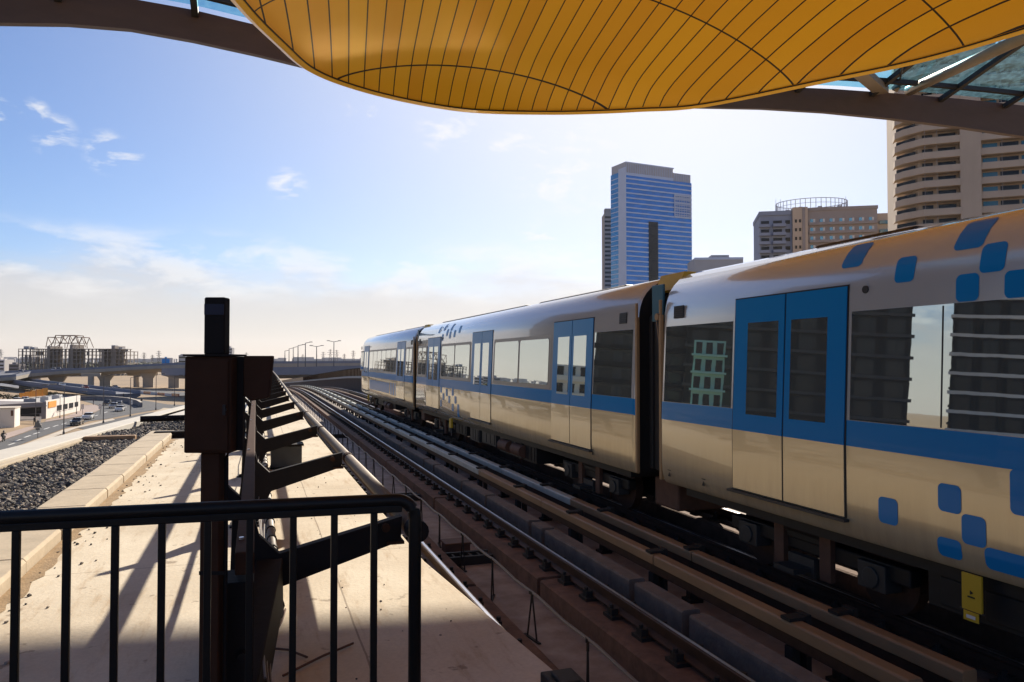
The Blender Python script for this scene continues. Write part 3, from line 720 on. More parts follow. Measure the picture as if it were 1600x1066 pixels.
m = MB(); m.slab([(-6,-22),(2.0,-22),(2.0,0),(pe.x+.15,pe.y+.12),(-1.6,left_end.y+.12),(-6,left_end.y+.3)], PZ-.9, PZ); tag(m.build('platform_floor', M['deck']), kind='structure')

# ================================================================== roof: gold shell, glass, edge beam
YA = 18.0; KA = YA/15.5; ZR = .37*YA
RIM = [(-.10,.30),(-.085,.55),(-.055,.70),(-.013,.835),(.030,.93),(.069,1.0),(.1306,1.045),(.215,1.076),(.302,1.086),(.402,1.062),(.470,1.036),(.532,1.005),(.61,.958),(.71,.82),(.765,.74),(.80,.66),(.825,.55),(.84,.30),(.84,-.3)]
RIM = [(-.10,-.3)] + RIM
# smooth the rim with Catmull-Rom
def cr(p, n=6):
    out = []
    for i in range(len(p)-1):
        p0 = Vector(p[max(i-1,0)]); p1 = Vector(p[i]); p2 = Vector(p[i+1]); p3 = Vector(p[min(i+2,len(p)-1)])
        for k in range(n):
            t = k/n
            out.append(.5*((2*p1)+(p2-p0)*t+(2*p0-5*p1+4*p2-p3)*t*t+(3*p1-p0-3*p2+p3)*t**3))
    out.append(Vector(p[-1])); return out
rim = [(q.x*YA, q.y*YA) for q in cr(RIM)]
tip = max(range(len(rim)), key=lambda i: rim[i][1])
L_ = rim[:tip+1]; R_ = rim[tip:][::-1]
def xat(ch, y):
    for (x0,y0),(x1,y1) in zip(ch, ch[1:]):
        if (y0 <= y <= y1) and y1 > y0: return x0+(x1-x0)*(y-y0)/(y1-y0)
    return ch[-1][0] if y > ch[-1][1] else ch[0][0]
RS = [(a_*YA,b_*KA) for a_,b_ in ((-.3,3.9),(.3,3.3),(.6,2.35),(.829,1.62),(.9,1.28),(1.0,.80),(1.05,.42),(1.0862,.0))]
def rise(y):
    for (a,p),(b,q) in zip(RS, RS[1:]):
        if a <= y <= b: return p+(q-p)*(y-a)/(b-a)
    return 0
gs = thing('gold_canopy', 'huge curved gold panelled canopy shell overhead at the station end', 'canopy', (0,0,0))
ytip = rim[tip][1]
rows = [-.3*YA+(ytip+.3*YA)*(1-(1-k/70)**1.6) for k in range(71)]
NX = 40
verts = []; uvs = []; faces = []
XC = .345*YA
for y in rows:
    xl = xat(L_, min(y,ytip)); xr = xat(R_, min(y,ytip))
    for i in range(NX+1):
        t = -math.cos(math.pi*i/NX); x = (xl+xr)/2 + t*(xr-xl)/2
        z = ZR + rise(y)*max(0,1-t*t)**.8
        verts.append((x,y,E+z)); uvs.append((((x-XC)*(1+.03/KA*(y-YA)))/KA+30*.33, y/KA))
for r in range(len(rows)-1):
    for i in range(NX):
        q = r*(NX+1)+i; faces.append((q, q+1, q+NX+2, q+NX+1))
def shell(nm, dz, mt):
    me = bpy.data.meshes.new(nm); me.from_pydata([(v[0],v[1],v[2]+dz) for v in verts], [], faces); me.materials.append(mt)
    ul = me.uv_layers.new(name='UVMap')
    for lp in me.loops: ul.data[lp.index].uv = uvs[lp.vertex_index]
    me.polygons.foreach_set('use_smooth', [True]*len(faces)); o = bpy.data.objects.new(nm, me); C.objects.link(o); o.parent = gs; return o
shell('soffit', 0, M['gold']); shell('outer_skin', .30, M['gold_edge'])
# rim lip following the outline
m = MB(); n = len(rim); vs = []
sec = [(-.02,-.02),(.14,-.05),(.32,.03),(.32,.34),(-.02,.31)]
for k,(x,y) in enumerate(rim):
    a_ = Vector(rim[max(k-1,0)]); b_ = Vector(rim[min(k+1,n-1)]); d = (b_-a_).normalized(); out = Vector((-d.y, d.x))
    # soffit slope near the rim is small: lip sits on the rim edge
    for (o_,z_) in sec: vs.append((x+out.x*o_*.8, y+out.y*o_*.8, E+ZR+z_))
fs = []
for k in range(n-1):
    for i in range(5): fs.append((k*5+i, k*5+(i+1)%5, (k+1)*5+(i+1)%5, (k+1)*5+i))
m.add(vs, fs); m.build('rim_lip', M['gold_edge'], gs)
m = MB(); vs = []
for k,(x,y) in enumerate(rim):
    a_ = Vector(rim[max(k-1,0)]); b_ = Vector(rim[min(k+1,n-1)]); d = (b_-a_).normalized(); out = Vector((-d.y, d.x)); vs.append((x-out.x*.035, y-out.y*.035, E+ZR-.004))
m.path_tube(vs, .016, 5); m.build('rim_seam', M['seam'], gs)

# edge beam across the front of the roof
YB = 17.6*KA
bl = [(-240,30),(-100,33),(0,35.5),(100,37),(200,45),(300,63),(400,85),(490,107),(600,128),(740,150),(860,160),(1000,165),(1100,168),(1200,170),(1300,176),(1400,186),(1500,198.5),(1600,213),(1700,230),(1800,250)]
bh = [46,46,45,45,48,48,46,44,42,40,38,36,34,35,37,40,44,48,52,56]
eb = thing('roof_edge_beam', 'brown curved roof edge beam crossing behind the gold canopy', 'beam', (0,0,0))
m = MB(); vs = []
for (u,v),hh in zip(bl,bh):
    p = PY(u,v,YB); q = PY(u,v-hh,YB)
    for (dy,pt) in ((0,p),(.45,p+Vector((0,0,.10))),(.45,q),(0,q)): vs.append((pt.x, YB+dy, pt.z))
fs = []
for k in range(len(bl)-1):
    for i in range(4): fs.append((k*4+i,k*4+(i+1)%4,(k+1)*4+(i+1)%4,(k+1)*4+i))
m.add(vs,fs+[(3,2,1,0),tuple(range(len(vs)-4,len(vs)))]); m.build('beam', M['beam'], eb)
# glazed roof behind the beam
gr_ = thing('glazed_roof', 'blue tinted glass roof panes in black frames either side of the gold canopy', 'glass roof', (0,0,0))
topz = [(PY(u,v-hh,YB).x, PY(u,v-hh,YB).z) for (u,v),hh in zip(bl,bh)]
def zroof(x):
    for (x0,z0),(x1,z1) in zip(topz, topz[1:]):
        if x0 <= x <= x1: return z0+(z1-z0)*(x-x0)/(x1-x0)
    return topz[-1][1] if x > topz[-1][0] else topz[0][1]
def rp(x, y): return Vector((x, y, zroof(x) - .05 + .27*(YB-y)))
m = MB(); xs = [-7.5+1.5*i for i in range(29)]
for i in range(len(xs)-1):
    for (y0,y1) in ((YB-.25,15.2),(15.2,11),(11,6),(6,1.2),(1.2,-4)):
        xm = (xs[i]+xs[i+1])/2; ym=(y0+y1)/2
        if xat(L_,min(ym,ytip))-.3 < xm < xat(R_,min(ym,ytip))+.3 and ym < ytip: continue
        m.add([rp(xs[i],y0),rp(xs[i+1],y0),rp(xs[i+1],y1),rp(xs[i],y1)],[(0,1,2,3)])
m.build('glass_panes', M['roofglass'], gr_)
k = 0
for i in range(0, 29, 2):
    x = xs[i]; m = MB()
    ye = -4
    segs = 0
    y0 = YB-.02
    for y1 in [YB-1.5*q for q in range(1,17)]:
        ym = (y0+y1)/2
        inside = ym < ytip and xat(L_,ym)-.1 < x < xat(R_,ym)+.1
        if not inside: m.bar(rp(x,y0)+Vector((0,0,-.07)), rp(x,y1)+Vector((0,0,-.07)), .16, .16); segs += 1
        y0 = y1
    if segs: m.build('rafter', M['beam_dark'], gr_)
for yq in (19.7,15.2,11,6,1.2):
    for a_,b_ in ((-7.5,xat(L_,min(yq,ytip))-.1),(xat(R_,min(yq,ytip))+.1,34.5)) if yq < ytip else ((-7.5,34.5),):
        n_ = max(2,int((b_-a_)/1.5)); m = MB()
        for q in range(n_):
            m.bar(rp(a_+(b_-a_)*q/n_,yq)+Vector((0,0,-.05)), rp(a_+(b_-a_)*(q+1)/n_,yq)+Vector((0,0,-.05)), .14,.14)
        m.build('purlin', M['beam_dark'], gr_)
# struts between shell and beam on the right
def strut(a, b, w, h, mt, nm='strut', parent=eb):
    m = MB(); m.bar(a, b, w, h); return m.build(nm, mt, parent, bevel=.01)
strut(PY(1330,100,15.2*KA), PY(1378,142,YB-.1), .42, .22, M['tubesteel'])
m = MB(); m.tube(PY(1420,142,YB-.1), PY(1700,12,11.4*KA), .17, 14); m.build('tube_strut', M['tubesteel'], eb, smooth=True)
m = MB(); m.tube(PY(1414,80,14.8*KA), PY(1405,132,YB-.3), .035, 8); m.build('tie_rod', M['beam_dark'], eb)
m = MB(); m.tube(PY(1398,140,YB-.2), PY(1412,122,YB-.6), .13, 8, .04); m.build('rod_cone', M['tubesteel'], eb)
# ================================================================== metro train
XT = 5.1; XW = 2.7
def lean(z): return max(0.0, z-1.614)*.042
PROF = [(.06,.78),(.03,.82),(.005,.95),(0,1.10),(0,1.614),(lean(1.845),1.845),(lean(2.35),2.35),(lean(2.835),2.835),(lean(3.0),3.0),(.070,3.10),(.092,3.20),(.130,3.30),(.19,3.39),(.27,3.47),(.385,3.535),(.54,3.58),(.76,3.605),(1.35,3.62)]
cum = [0]
for (a,b),(c_,d_) in zip(PROF, PROF[1:]): cum.append(cum[-1]+math.hypot(c_-a,d_-b))
def prof_at(s, off=0.0):
    for i in range(len(PROF)-1):
        if s <= cum[i+1] or i == len(PROF)-2:
            t = (s-cum[i])/(cum[i+1]-cum[i]); (a,b),(c_,d_) = PROF[i],PROF[i+1]
            x = a+(c_-a)*t; z = b+(d_-b)*t; L = math.hypot(c_-a,d_-b); nx, nz = -(d_-b)/L, (c_-a)/L
            return XT + x + nx*off, z + nz*off
def s_of_z(z):
    for i in range(len(PROF)-1):
        if PROF[i][1] <= z <= PROF[i+1][1]: return cum[i]+(cum[i+1]-cum[i])*(z-PROF[i][1])/(PROF[i+1][1]-PROF[i][1])
    return 0
def hit(u, v):          # where a sight line meets the left side of the train
    d = ray(u, v)
    for i in range(len(PROF)-1):
        (a,b),(c_,d_) = PROF[i],PROF[i+1]
        x0,z0,x1,z1 = XT+a, b-E, XT+c_, d_-E
        # k*dx = x0+(x1-x0)t ; k*dz = z0+(z1-z0)t
        ex, ez = x1-x0, z1-z0; det = d.x*(-ez)-(-ex)*d.z
        if abs(det) < 1e-9: continue
        k = (x0*(-ez)-(-ex)*z0)/det; t = (d.x*z0-d.z*x0)/det
        if -1e-6 <= t <= 1+1e-6 and k > 0: return k*d.y, cum[i]+(cum[i+1]-cum[i])*t
    return None
def patch(y0, y1, s0, s1, r, off=.003, n=7):     # rounded rectangle of vinyl lying on the body profile
    pts = []
    r = min(r, (y1-y0)/2*.98, (s1-s0)/2*.98)
    vs = []; fs = []
    # grid rows over s, each row an interval in y
    S = []
    for k in range(n+1): S.append(s0+r*(1-math.cos(math.pi/2*k/n)))
    mid = [s0+r+(s1-s0-2*r)*k/6 for k in range(1,6)]
    S += mid
    for k in range(n+1): S.append(s1-r*(1-math.sin(math.pi/2*k/n)))
    S = sorted(S)
    for s in S:
        if s < s0+r: q = r-math.sqrt(max(0,r*r-(s0+r-s)**2))
        elif s > s1-r: q = r-math.sqrt(max(0,r*r-(s-(s1-r))**2))
        else: q = 0
        x,z = prof_at(s, off); vs.append((x,y0+q,z)); vs.append((x,y1-q,z))
    for k in range(len(S)-1): fs.append((2*k,2*k+1,2*k+3,2*k+2))
    return vs, fs

def car_body(y0, y1, round0=False, round1=False):
    m = MB(); n = len(PROF)
    full = [(XT+x,z) for x,z in PROF] + [(XT+2*1.35-x,z) for x,z in PROF[:-1][::-1]]
    ys = []
    rnd = .35
    def ring(y, sh):
        out = []
        for x,z in full:
            cx = XT+1.35; f = 1-sh
            out.append((cx+(x-cx)*(1-sh*.18), y, .78+(z-.78)*(1-sh*.10)))
        return out
    rings = []
    if round0:
        for k in range(5): t = k/4; rings.append(ring(y0+.9*(1-math.cos(t*math.pi/2)), (1-math.sin(t*math.pi/2))))
    else:
        for a in (0,.03,.07): rings.append(ring(y0+a, (.12*(1-a/.07)**2)))
    if round1:
        for k in range(5): t = 1-k/4; rings.append(ring(y1-.9*(1-math.cos(t*math.pi/2)), (1-math.sin(t*math.pi/2))))
    else:
        for a in (.07,.03,0): rings.append(ring(y1-a, (.12*(1-a/.07)**2)))
    nf = len(full); vs = [p for r_ in rings for p in r_]; fs = []; mi = []
    for k in range(len(rings)-1):
        for i in range(nf-1):
            fs.append((k*nf+i,k*nf+i+1,(k+1)*nf+i+1,(k+1)*nf+i))
            zmid = (full[i][1]+full[i+1][1])/2
            mi.append(1 if zmid < 1.614 else (2 if zmid < 1.845 else 0))
    base = len(m.v); m.v += vs; m.f += fs; m.m += mi
    m.add(rings[0], [tuple(range(nf-1,-1,-1))], 3); m.add(rings[-1], [tuple(range(nf))], 3)
    m.add([rings[0][0],rings[0][-1],rings[-1][-1],rings[-1][0]], [(0,1,2,3)], 3)
    return m
def panel(mb, y0, y1, z0, z1, off, mi=0, r=0.0):
    vs, fs = patch(y0, y1, s_of_z(z0), s_of_z(z1), max(r,1e-3), off); mb.add(vs, fs, mi); return mb
def thick(mb, y0, y1, z0, z1, o0, o1, mi=0):
    a0, a1 = XT+lean(z0), XT+lean(z1)
    return mb.add([(a0-o1,y0,z0),(a0-o0,y0,z0),(a0-o0,y1,z0),(a0-o1,y1,z0),(a1-o1,y0,z1),(a1-o0,y0,z1),(a1-o0,y1,z1),(a1-o1,y1,z1)],
        [(3,2,1,0),(4,5,6,7),(0,1,5,4),(1,2,6,5),(2,3,7,6),(3,0,4,7)], mi)
BEZ = {}
def make_car(label, y0, y1, doors, style, noseA=False, noseB=False):
    car = thing('metro_car', label, 'metro car', (0,0,0), 0, 'three coupled metro cars')
    b = car_body(y0, y1, noseA, noseB).build('body', [M['silver'],M['cream'],M['blue'],M['seam']], car, smooth=True)
    for d in doors:
        w = .86
        fm = MB(); thick(fm, d-w-.02, d+w+.02, .955, 1.614, 0, .004); thick(fm, d-w-.02, d+w+.02, 1.614, 3.085, 0, .004); fm.build('door_frame', M['seam'], car)
        for sgn in (-1,1):
            a, b_ = (d-w, d-.012) if sgn < 0 else (d+.012, d+w)
            lf = MB(); thick(lf, a, b_, .965, 1.615, .004, .012, 0); thick(lf, a, b_, 1.615, 3.07, .004, .012, 1)
            lo = lf.build('door_leaf', [M['cream'],M['blue']], car)
            g = MB(); 
            ga, gb_ = (d-w+.24, d-.10) if sgn < 0 else (d+.10, d+w-.24)
            thick(g, ga, gb_, 1.80, 2.80, .0125, .0155); g.build('door_window', M['glass'], lo)
        sl_ = MB(); sl_.box(XT-.06, XT, d-w-.05, d+w+.05, .925, .95); sl_.build('door_step', M['under2'], car)
    ed = sorted(doors)
    gaps = [(y0+.10, ed[0]-.92)] + [(p+.92, q-.92) for p,q in zip(ed,ed[1:])] + [(ed[-1]+.92, y1-.10)]
    for gi,(a,b_) in enumerate(gaps):
        if b_-a < .5: continue
        if style == 'band' or (style == 'mixed' and gi == 0):
            g = MB(); panel(g, a, b_, 1.85, 2.832, .003); wo = g.build('window_band', M['glass'], car, smooth=True)
            k = a+1.25
            while k < b_-.4:
                s_ = MB(); thick(s_, k-.006, k+.006, 1.86, 2.82, .003, .006); s_.build('window_seam', M['seam'], wo); k += 1.3
        else:
            nw = 2 if b_-a < 4.2 else 6
            fm = MB(); panel(fm, a+.06, b_-.06, 1.86, 2.86, .004, r=.06); fo = fm.build('window_frame', M['frame'], car, smooth=True)
            ww = (b_-a-.24)/nw
            for k in range(nw):
                g = MB(); panel(g, a+.12+k*ww+.05, a+.12+(k+1)*ww-.05, 1.93, 2.79, .009, r=.07); g.build('window_pane', M['glass'], fo, smooth=True)
    # air grille, jacking marks, roof gear
    for yy in ([y0+.42] if y0 > 0 else []) + ([y1-.42]):
        g = MB(); thick(g, yy-.12, yy+.12, 2.93, 3.09, .003, .012); go = g.build('air_grille', M['ventdark'], car)
        s_ = MB()
        for q in range(5): thick(s_, yy-.11, yy+.11, 2.945+q*.028, 2.955+q*.028, .012, .02)
        s_.build('louvre', M['under2'], go)
    for yy in (y1-.25, y1-1.05, (y0+y1)/2, y0+1.4):
        g = MB(); x_ = XT-.004
        g.add([(x_,yy-.035,.885),(x_,yy+.035,.885),(x_,yy,.945)],[(0,1,2)]); g.add([(x_,yy-.04,.96),(x_,yy+.04,.96),(x_,yy+.04,.97),(x_,yy-.04,.97)],[(0,1,2,3)])
        g.build('jacking_mark', M['seam'], car)
    for (ra,rb) in ((y0+1.6, y0+(y1-y0)*.36), (y0+(y1-y0)*.42, y1-1.0)) if y0 > 0 else ((-5.0, 0.5), (5.55, y1-2.2)):
        g = MB(); g.prism([(XT+.62,3.57),(XT+2.08,3.57),(XT+2.0,3.645),(XT+.70,3.645)], ra, rb); g.build('roof_unit', M['under'], car, bevel=.03)
    g = MB(); g.tube((XT+lean(3.02)+.01,y1-3.6,3.02),(XT+lean(3.02)-.012,y1-3.6,3.02),.035,12); g.build('side_lamp', M['ventdark'], car)
    # underframe boxes
    g = MB(); g.box(XT+.16, XT+2.54, y0+.4, y1-.4, .66, .80); g.build('underframe', M['under'], car)
    g = MB(); g.box(XT+.95, XT+1.75, y0+.6, y1-.6, .22, .655); g.build('gap_blocker', M['under'], car)  # added box, blocks the bright gaps of sunlit deck seen under the car
    rnd = random.Random(int(y1*10)); yb = y0+4.6
    while yb < y1-4.8:
        L = rnd.uniform(.7,1.5); hh = rnd.uniform(.22,.42); g = MB(); g.box(XT+.22, XT+1.0, yb, yb+L, .66-hh, .655)
        for q in range(3): g.box(XT+.205, XT+.22, yb+.08+q*(L-.16)/3, yb+.03+(q+1)*(L-.16)/3, .66-hh+.04, .63)
        g.build('equipment_box', M['under2'] if rnd.random() < .55 else M['under'], car, bevel=.012); yb += L+rnd.uniform(.15,.4)
    for yb in (y0+5.2, y0+6.1):
        g = MB(); g.tube((XT+.18,yb,.50),(XT+.18,yb+.6,.50),.13,14); g.build('air_tank', M['rustbox'], car, smooth=False)
    # bogies
    for yb in (y0+2.35, y1-2.35):
        bo = MB(); bo.box(XT+.42,XT+.56,yb-1.35,yb+1.35,.36,.52); bo.box(XT+2.14,XT+2.28,yb-1.35,yb+1.35,.36,.52); bo.box(XT+.5,XT+2.2,yb-.25,yb+.25,.34,.56)
        bo.box(XT+.38,XT+.60,yb-.28,yb+.28,.48,.66); bo.tube((XT+.45,yb-.32,.62),(XT+.45,yb+.32,.62),.10,10)
        bg_ = bo.build('bogie', M['under'], car, bevel=.02)
        for wy in (yb-.95, yb+.95):
            for xx in (T2[0], T2[1]):
                w_ = MB(); w_.tube((xx-.065,wy,.365),(xx+.065,wy,.365),.36,28); w_.tube((xx-.085 if xx<6 else xx+.065,wy,.365),(xx-.065 if xx<6 else xx+.085,wy,.365),.13,16)
                w_.build('wheel', M['rail'], bg_)
            a_ = MB(); a_.box(XT+.36,XT+.56,wy-.17,wy+.17,.25,.50); a_.tube((XT+.34,wy,.365),(XT+.36,wy,.365),.10,14); a_.build('axle_box', M['under2'], bg_, bevel=.02)
        for wy in (yb-.42, yb+.30):
            a_ = MB(); a_.box(XT+.36,XT+.42,wy,wy+.16,.16,.62); a_.build('rust_bracket', M['rustbox'], bg_)
        sh = MB(); sh.box(XT+.12,XT+.36,yb-.16,yb+.16,.20,.25); sh.box(XT+.34,XT+.42,yb-.2,yb+.2,.15,.34); sh.build('collector_shoe', M['under2'], bg_)
    return car
def vinyl(car, rects, r=.045):
    for (ya,yb,sa,sb) in rects:
        m = MB(); vs, fs = patch(ya, yb, sa, sb, r, .0035); m.add(vs, fs); m.build('vinyl_square', M['blue'], car, smooth=True)

car1 = make_car('nearest metro car with blue doors and blue squares, running out of frame right', -6.9, 9.09, (6.57, 1.2, -4.2), 'band')
car2 = make_car('middle metro car with pale framed windows and blue double doors', 9.83, 25.5, (12.16, 17.7, 22.95), 'mixed')
car3 = make_car('farthest metro car with rounded end and a row of narrow windows', 26.1, 40.2, (28.5, 37.9), 'mixed2', False, True)
# squares on the near car
sq = []
def fromimg(u0,u1,v0,v1):
    um = (u0+u1)/2; vm = (v0+v1)/2
    h0 = hit(u0,vm); h1 = hit(u1,vm); a = hit(um,v0); b = hit(um,v1)
    return (min(h0[0],h1[0]), max(h0[0],h1[0]), min(a[1],b[1]), max(a[1],b[1]))
for q in ((1323,1352,384,417),(1400,1430,402,441),(1500,1543,347,388),(1533,1572,380,425),(1494,1530,428,471),(1570,1640,420,464),(1373,1403,778,819),(1466,1502,757,801),(1503,1541,806,853)): sq.append(fromimg(*q))
vinyl(car1, sq)
qa = fromimg(1467,1503,842,880); vinyl(car1, [(qa[0],qa[1],.09,qa[3])]); qb = fromimg(1541,1700,862,900); vinyl(car1, [(qb[0]-.3,qb[1],.09,s_of_z(1.02))])
qc = fromimg(1578,1760,700,775); vinyl(car1, [(qc[0]-.3,qc[1],s_of_z(1.30),s_of_z(1.62))])
# small squares repeated on the middle and far cars
g_ = []
rs = random.Random(5)
for (yy,zs) in ((21.0,(1.38,)),(20.7,(1.20,)),(20.3,(1.42,1.0)),(20.0,(1.22,)),(19.7,(1.02,.88)),(21.4,(1.25,)),(21.7,(1.45,1.05)),(22.1,(1.2,)),(22.5,(.95,))):
    for z in zs: g_.append((yy,yy+.21,s_of_z(z),s_of_z(z+.2)))
for (yy,zs) in ((19.9,(3.12,)),(20.4,(3.02,)),(20.9,(3.22,3.0)),(21.3,(3.08,)),(21.8,(3.25,2.95)),(22.4,(3.2,))):
    for z in zs: g_.append((yy,yy+.21,s_of_z(z),s_of_z(min(z+.2,3.5))))
vinyl(car2, g_)
vinyl(car3, [(29.2+k*.55,29.2+k*.55+.4,s_of_z(1.02),s_of_z(1.5)) for k in range(3)] + [(30.9,36.6,s_of_z(1.05),s_of_z(1.48))])
# yellow hanging plates under the cars
def plate(car, y, w, z0, z1):
    m = MB(); m.box(XT+.03,XT+.05,y-w/2,y+w/2,z0,z1); po = m.build('hanging_plate', M['yellow'], car, bevel=.004)
    m = MB(); m.box(XT+.024,XT+.0295,y-w*.38,y+w*.38,z0-.075,z0-.004); lo = m.build('tag', M['yellow'], po)
    m = MB(); m.box(XT+.020,XT+.0235,y-w*.22,y+w*.22,z0-.055,z0-.03); m.build('tag_label', M['carwhite'], po)
    m = MB(); m.tube((XT+.026,y,z0+(z1-z0)*.5),(XT+.0295,y,z0+(z1-z0)*.5),.018,3); m.box(XT+.026,XT+.0295,y-.03,y+.03,z0+(z1-z0)*.36,z0+(z1-z0)*.4); m.build('symbol', M['seam'], po)
    m = MB(); m.bar((XT+.04,y-w*.62,z0),(XT+.04,y+w*.62,z0),.012,.012); m.build('plate_bar', M['under2'], po)
p1 = PX(1513,935,XT); plate(car1, p1.y, .17, p1.z-.10, .775)
p2 = PX(702,662,XT); m = MB(); m.box(XT+.02,XT+.08,p2.y-.11,p2.y+.11,p2.z-.12,p2.z+.14); m.build('yellow_shoe', M['yellow'], car2, bevel=.01)
m = MB(); m.tube((XT+.05,p2.y,p2.z-.12),(XT+.07,p2.y+.02,p2.z-.34),.012,6); m.build('shoe_cord', M['cable'], car2)
p3 = PX(577,622,XT); m = MB(); m.box(XT+.02,XT+.08,37.2,37.4,.42,.74); m.build('yellow_shoe', M['yellow'], car3, bevel=.01)
# gangways
def gangway(ya, yb, label):
    g = thing('gangway', label, 'gangway', (0,0,0), 0, 'gangways between the metro cars')
    x0, x1, z0, z1 = XT+.28, XT+2.42, .85, 3.3
    for k in range(8):
        yy = ya+(yb-ya)*(k+.5)/8; d = .035*(k%2); m = MB()
        m.prism([(x0-d,z0),(x1+d,z0),(x1+d,z1-.3),(x1-.25,z1+d),(x0+.25,z1+d),(x0-d,z1-.3)], yy-(yb-ya)/16*.9, yy+(yb-ya)/16*.9); m.build('bellows_fold', M['bellows'], g, bevel=.012)
    for yy in (ya+.03, yb-.03):
        m = MB(); m.box(XT+.02,XT+.07,yy-.028,yy+.028,.80,3.0); m.box(XT+.02,XT+.055,yy-.02,yy+.02,3.0,3.2); m.build('edge_post', M['gangedge'], g, bevel=.008)
    m = MB(); m.box(XT+.10,XT+.14,ya+.08,yb-.36,2.92,3.42); m.build('top_panel', M['teal'], g, bevel=.01)
    m = MB(); m.prism([(XT+.32,3.36),(XT+2.3,3.36),(XT+2.2,3.60),(XT+.42,3.60)], ya+.05, yb-.05); m.build('yellow_top_panel', M['yellow'], g)  # plain yellow panel across the gangway top
    for k in range(4):
        m = MB(); yy = ya+.10+k*.055; pts = []
        for q in range(13):
            t = q/12; pts.append((XT+.10+.02*k, yy+.30*max(0,(t-.72))*1.6, .85+2.15*t))
        m.path_tube(pts, .016, 6); m.build('jumper_cable', M['gangedge'] if k == 1 else M['bellows'], g)
    m = MB(); m.tube((XT+.08,ya+.22,2.98),(XT+.10,ya+.22,2.98),.05,12); m.build('lifting_eye', M['gangedge'], g)
    m = MB(); m.box(XT+.3,XT+2.4,ya+.05,yb-.05,.35,.74); m.build('coupler', M['rustbox'], g, bevel=.03)
    return g
gangway(9.09, 9.83, 'black gangway bellows between the nearest and the middle metro car')
gangway(25.5, 26.1, 'narrow black gangway between the middle and the farthest metro car')
# ================================================================== ground and roads
def gp(u, v, dz=0.0): p = G(u, v, HG - dz); return (p.x, p.y)
m = MB(); m.add([(-7000,-2500,GROUND),(9000,-2500,GROUND),(9000,9500,GROUND),(-7000,9500,GROUND)],[(0,1,2,3)])
tag(m.build('ground', M['sand']), kind='structure')
def sheet(name, poly, dz, mt, px=True):
    pts = [gp(u,v,dz) for u,v in poly] if px else poly
    m = MB(); m.add([(x,y,GROUND+dz) for x,y in pts],[tuple(range(len(pts)))])
    return tag(m.build(name, mt), kind='structure')
sheet('road', [(-60,733),(18,700),(58,685),(99,670),(140,658),(168,654.5),(200,648),(240,641),(290,636),(300,633),(262,632),(205,622.5),(160,620.5),(124,620.5),(128,626),(146,631),(157,635),(157,640),(148,645),(129,650),(104,655),(60,661),(62,667),(37,677),(0,690),(-60,708)], .05, M['asphalt'])
sheet('side_road', [(120,668.5),(168,657),(230,645),(290,638),(290,643),(205,661),(150,674)], .06, M['asphalt'])
sheet('pavement', [(-60,736),(18,702),(58,686.5),(99,671.5),(168,655.5),(176,654),(180,656),(120,669),(60,692),(-20,735)], .10, M['pave_pale'])
sheet('pavement', [(-60,706),(0,689),(37,676),(62,666),(66,663),(40,668),(0,680),(-60,696)], .10, M['pave'])
sheet('pavement', [(70,659.5),(104,654),(129,649),(148,644),(157,639.5),(157,635.5),(146,632),(128,634),(126,642),(104,650),(72,657)], .10, M['pave'])
sheet('parking_lot', [(-80,640),(-80,652),(50,632),(126,622),(118,616),(60,620),(0,628)], .04, M['asphalt_pale'])
sheet('road', [(-80,592),(-80,602),(0,598),(28,600),(60,606),(30,607),(-80,612)], .05, M['asphalt_pale'])
sheet('road', [(150,603),(190,606),(300,614),(300,619),(230,617.5),(150,609)], .05, M['asphalt'])
# centre dashes
for k,(u,v) in enumerate(((18,694),(28,688),(43,682),(57,677),(73,669.5),(87,665.5),(100,662),(113,656.5),(150,649.5),(165,644.5),(180,640),(196,636.5))):
    a = G(u-5,v+1.6,HG-.07); b = G(u+5,v-1.6,HG-.07); d = (b-a).normalized(); n_ = Vector((-d.y,d.x,0))*.14; L = min((b-a).length, 4)/2; c = (a+b)/2
    m = MB(); m.add([c-d*L-n_,c+d*L-n_,c+d*L+n_,c-d*L+n_],[(0,1,2,3)]); tag(m.build('road_marking', M['line']), kind='structure')
# kerb wall along the far side of the curve
cw = thing('low_wall', 'low dark curved wall along the far side of the road bend', 'wall', (0,0,0))
pts = [G(u,v,HG) for u,v in ((124,626),(150,625.5),(175,626.5),(200,629),(215,633),(221,637))]
m = MB(); m.sweep(pts, rect(-.25,.25,0,1.3)); m.build('wall', M['greywall'], cw)
m = MB(); m.sweep([p+Vector((0,0,1.3)) for p in pts], rect(-.35,.35,.001,.16)); m.build('coping', M['pave_pale'], cw)
rb = thing('roadside_barrier', 'red and white striped barrier beside the road under the flyover', 'barrier', (0,0,0))
pts = [G(170+11*i, 611+.9*i, HG) for i in range(11)]
for i in range(10):
    m = MB(); m.bar(pts[i]+Vector((0,0,.5)), pts[i].lerp(pts[i+1],.96)+Vector((0,0,.5)), .4, 1.0); m.build('barrier_segment', M['carred'] if i%2 else M['white'], rb)

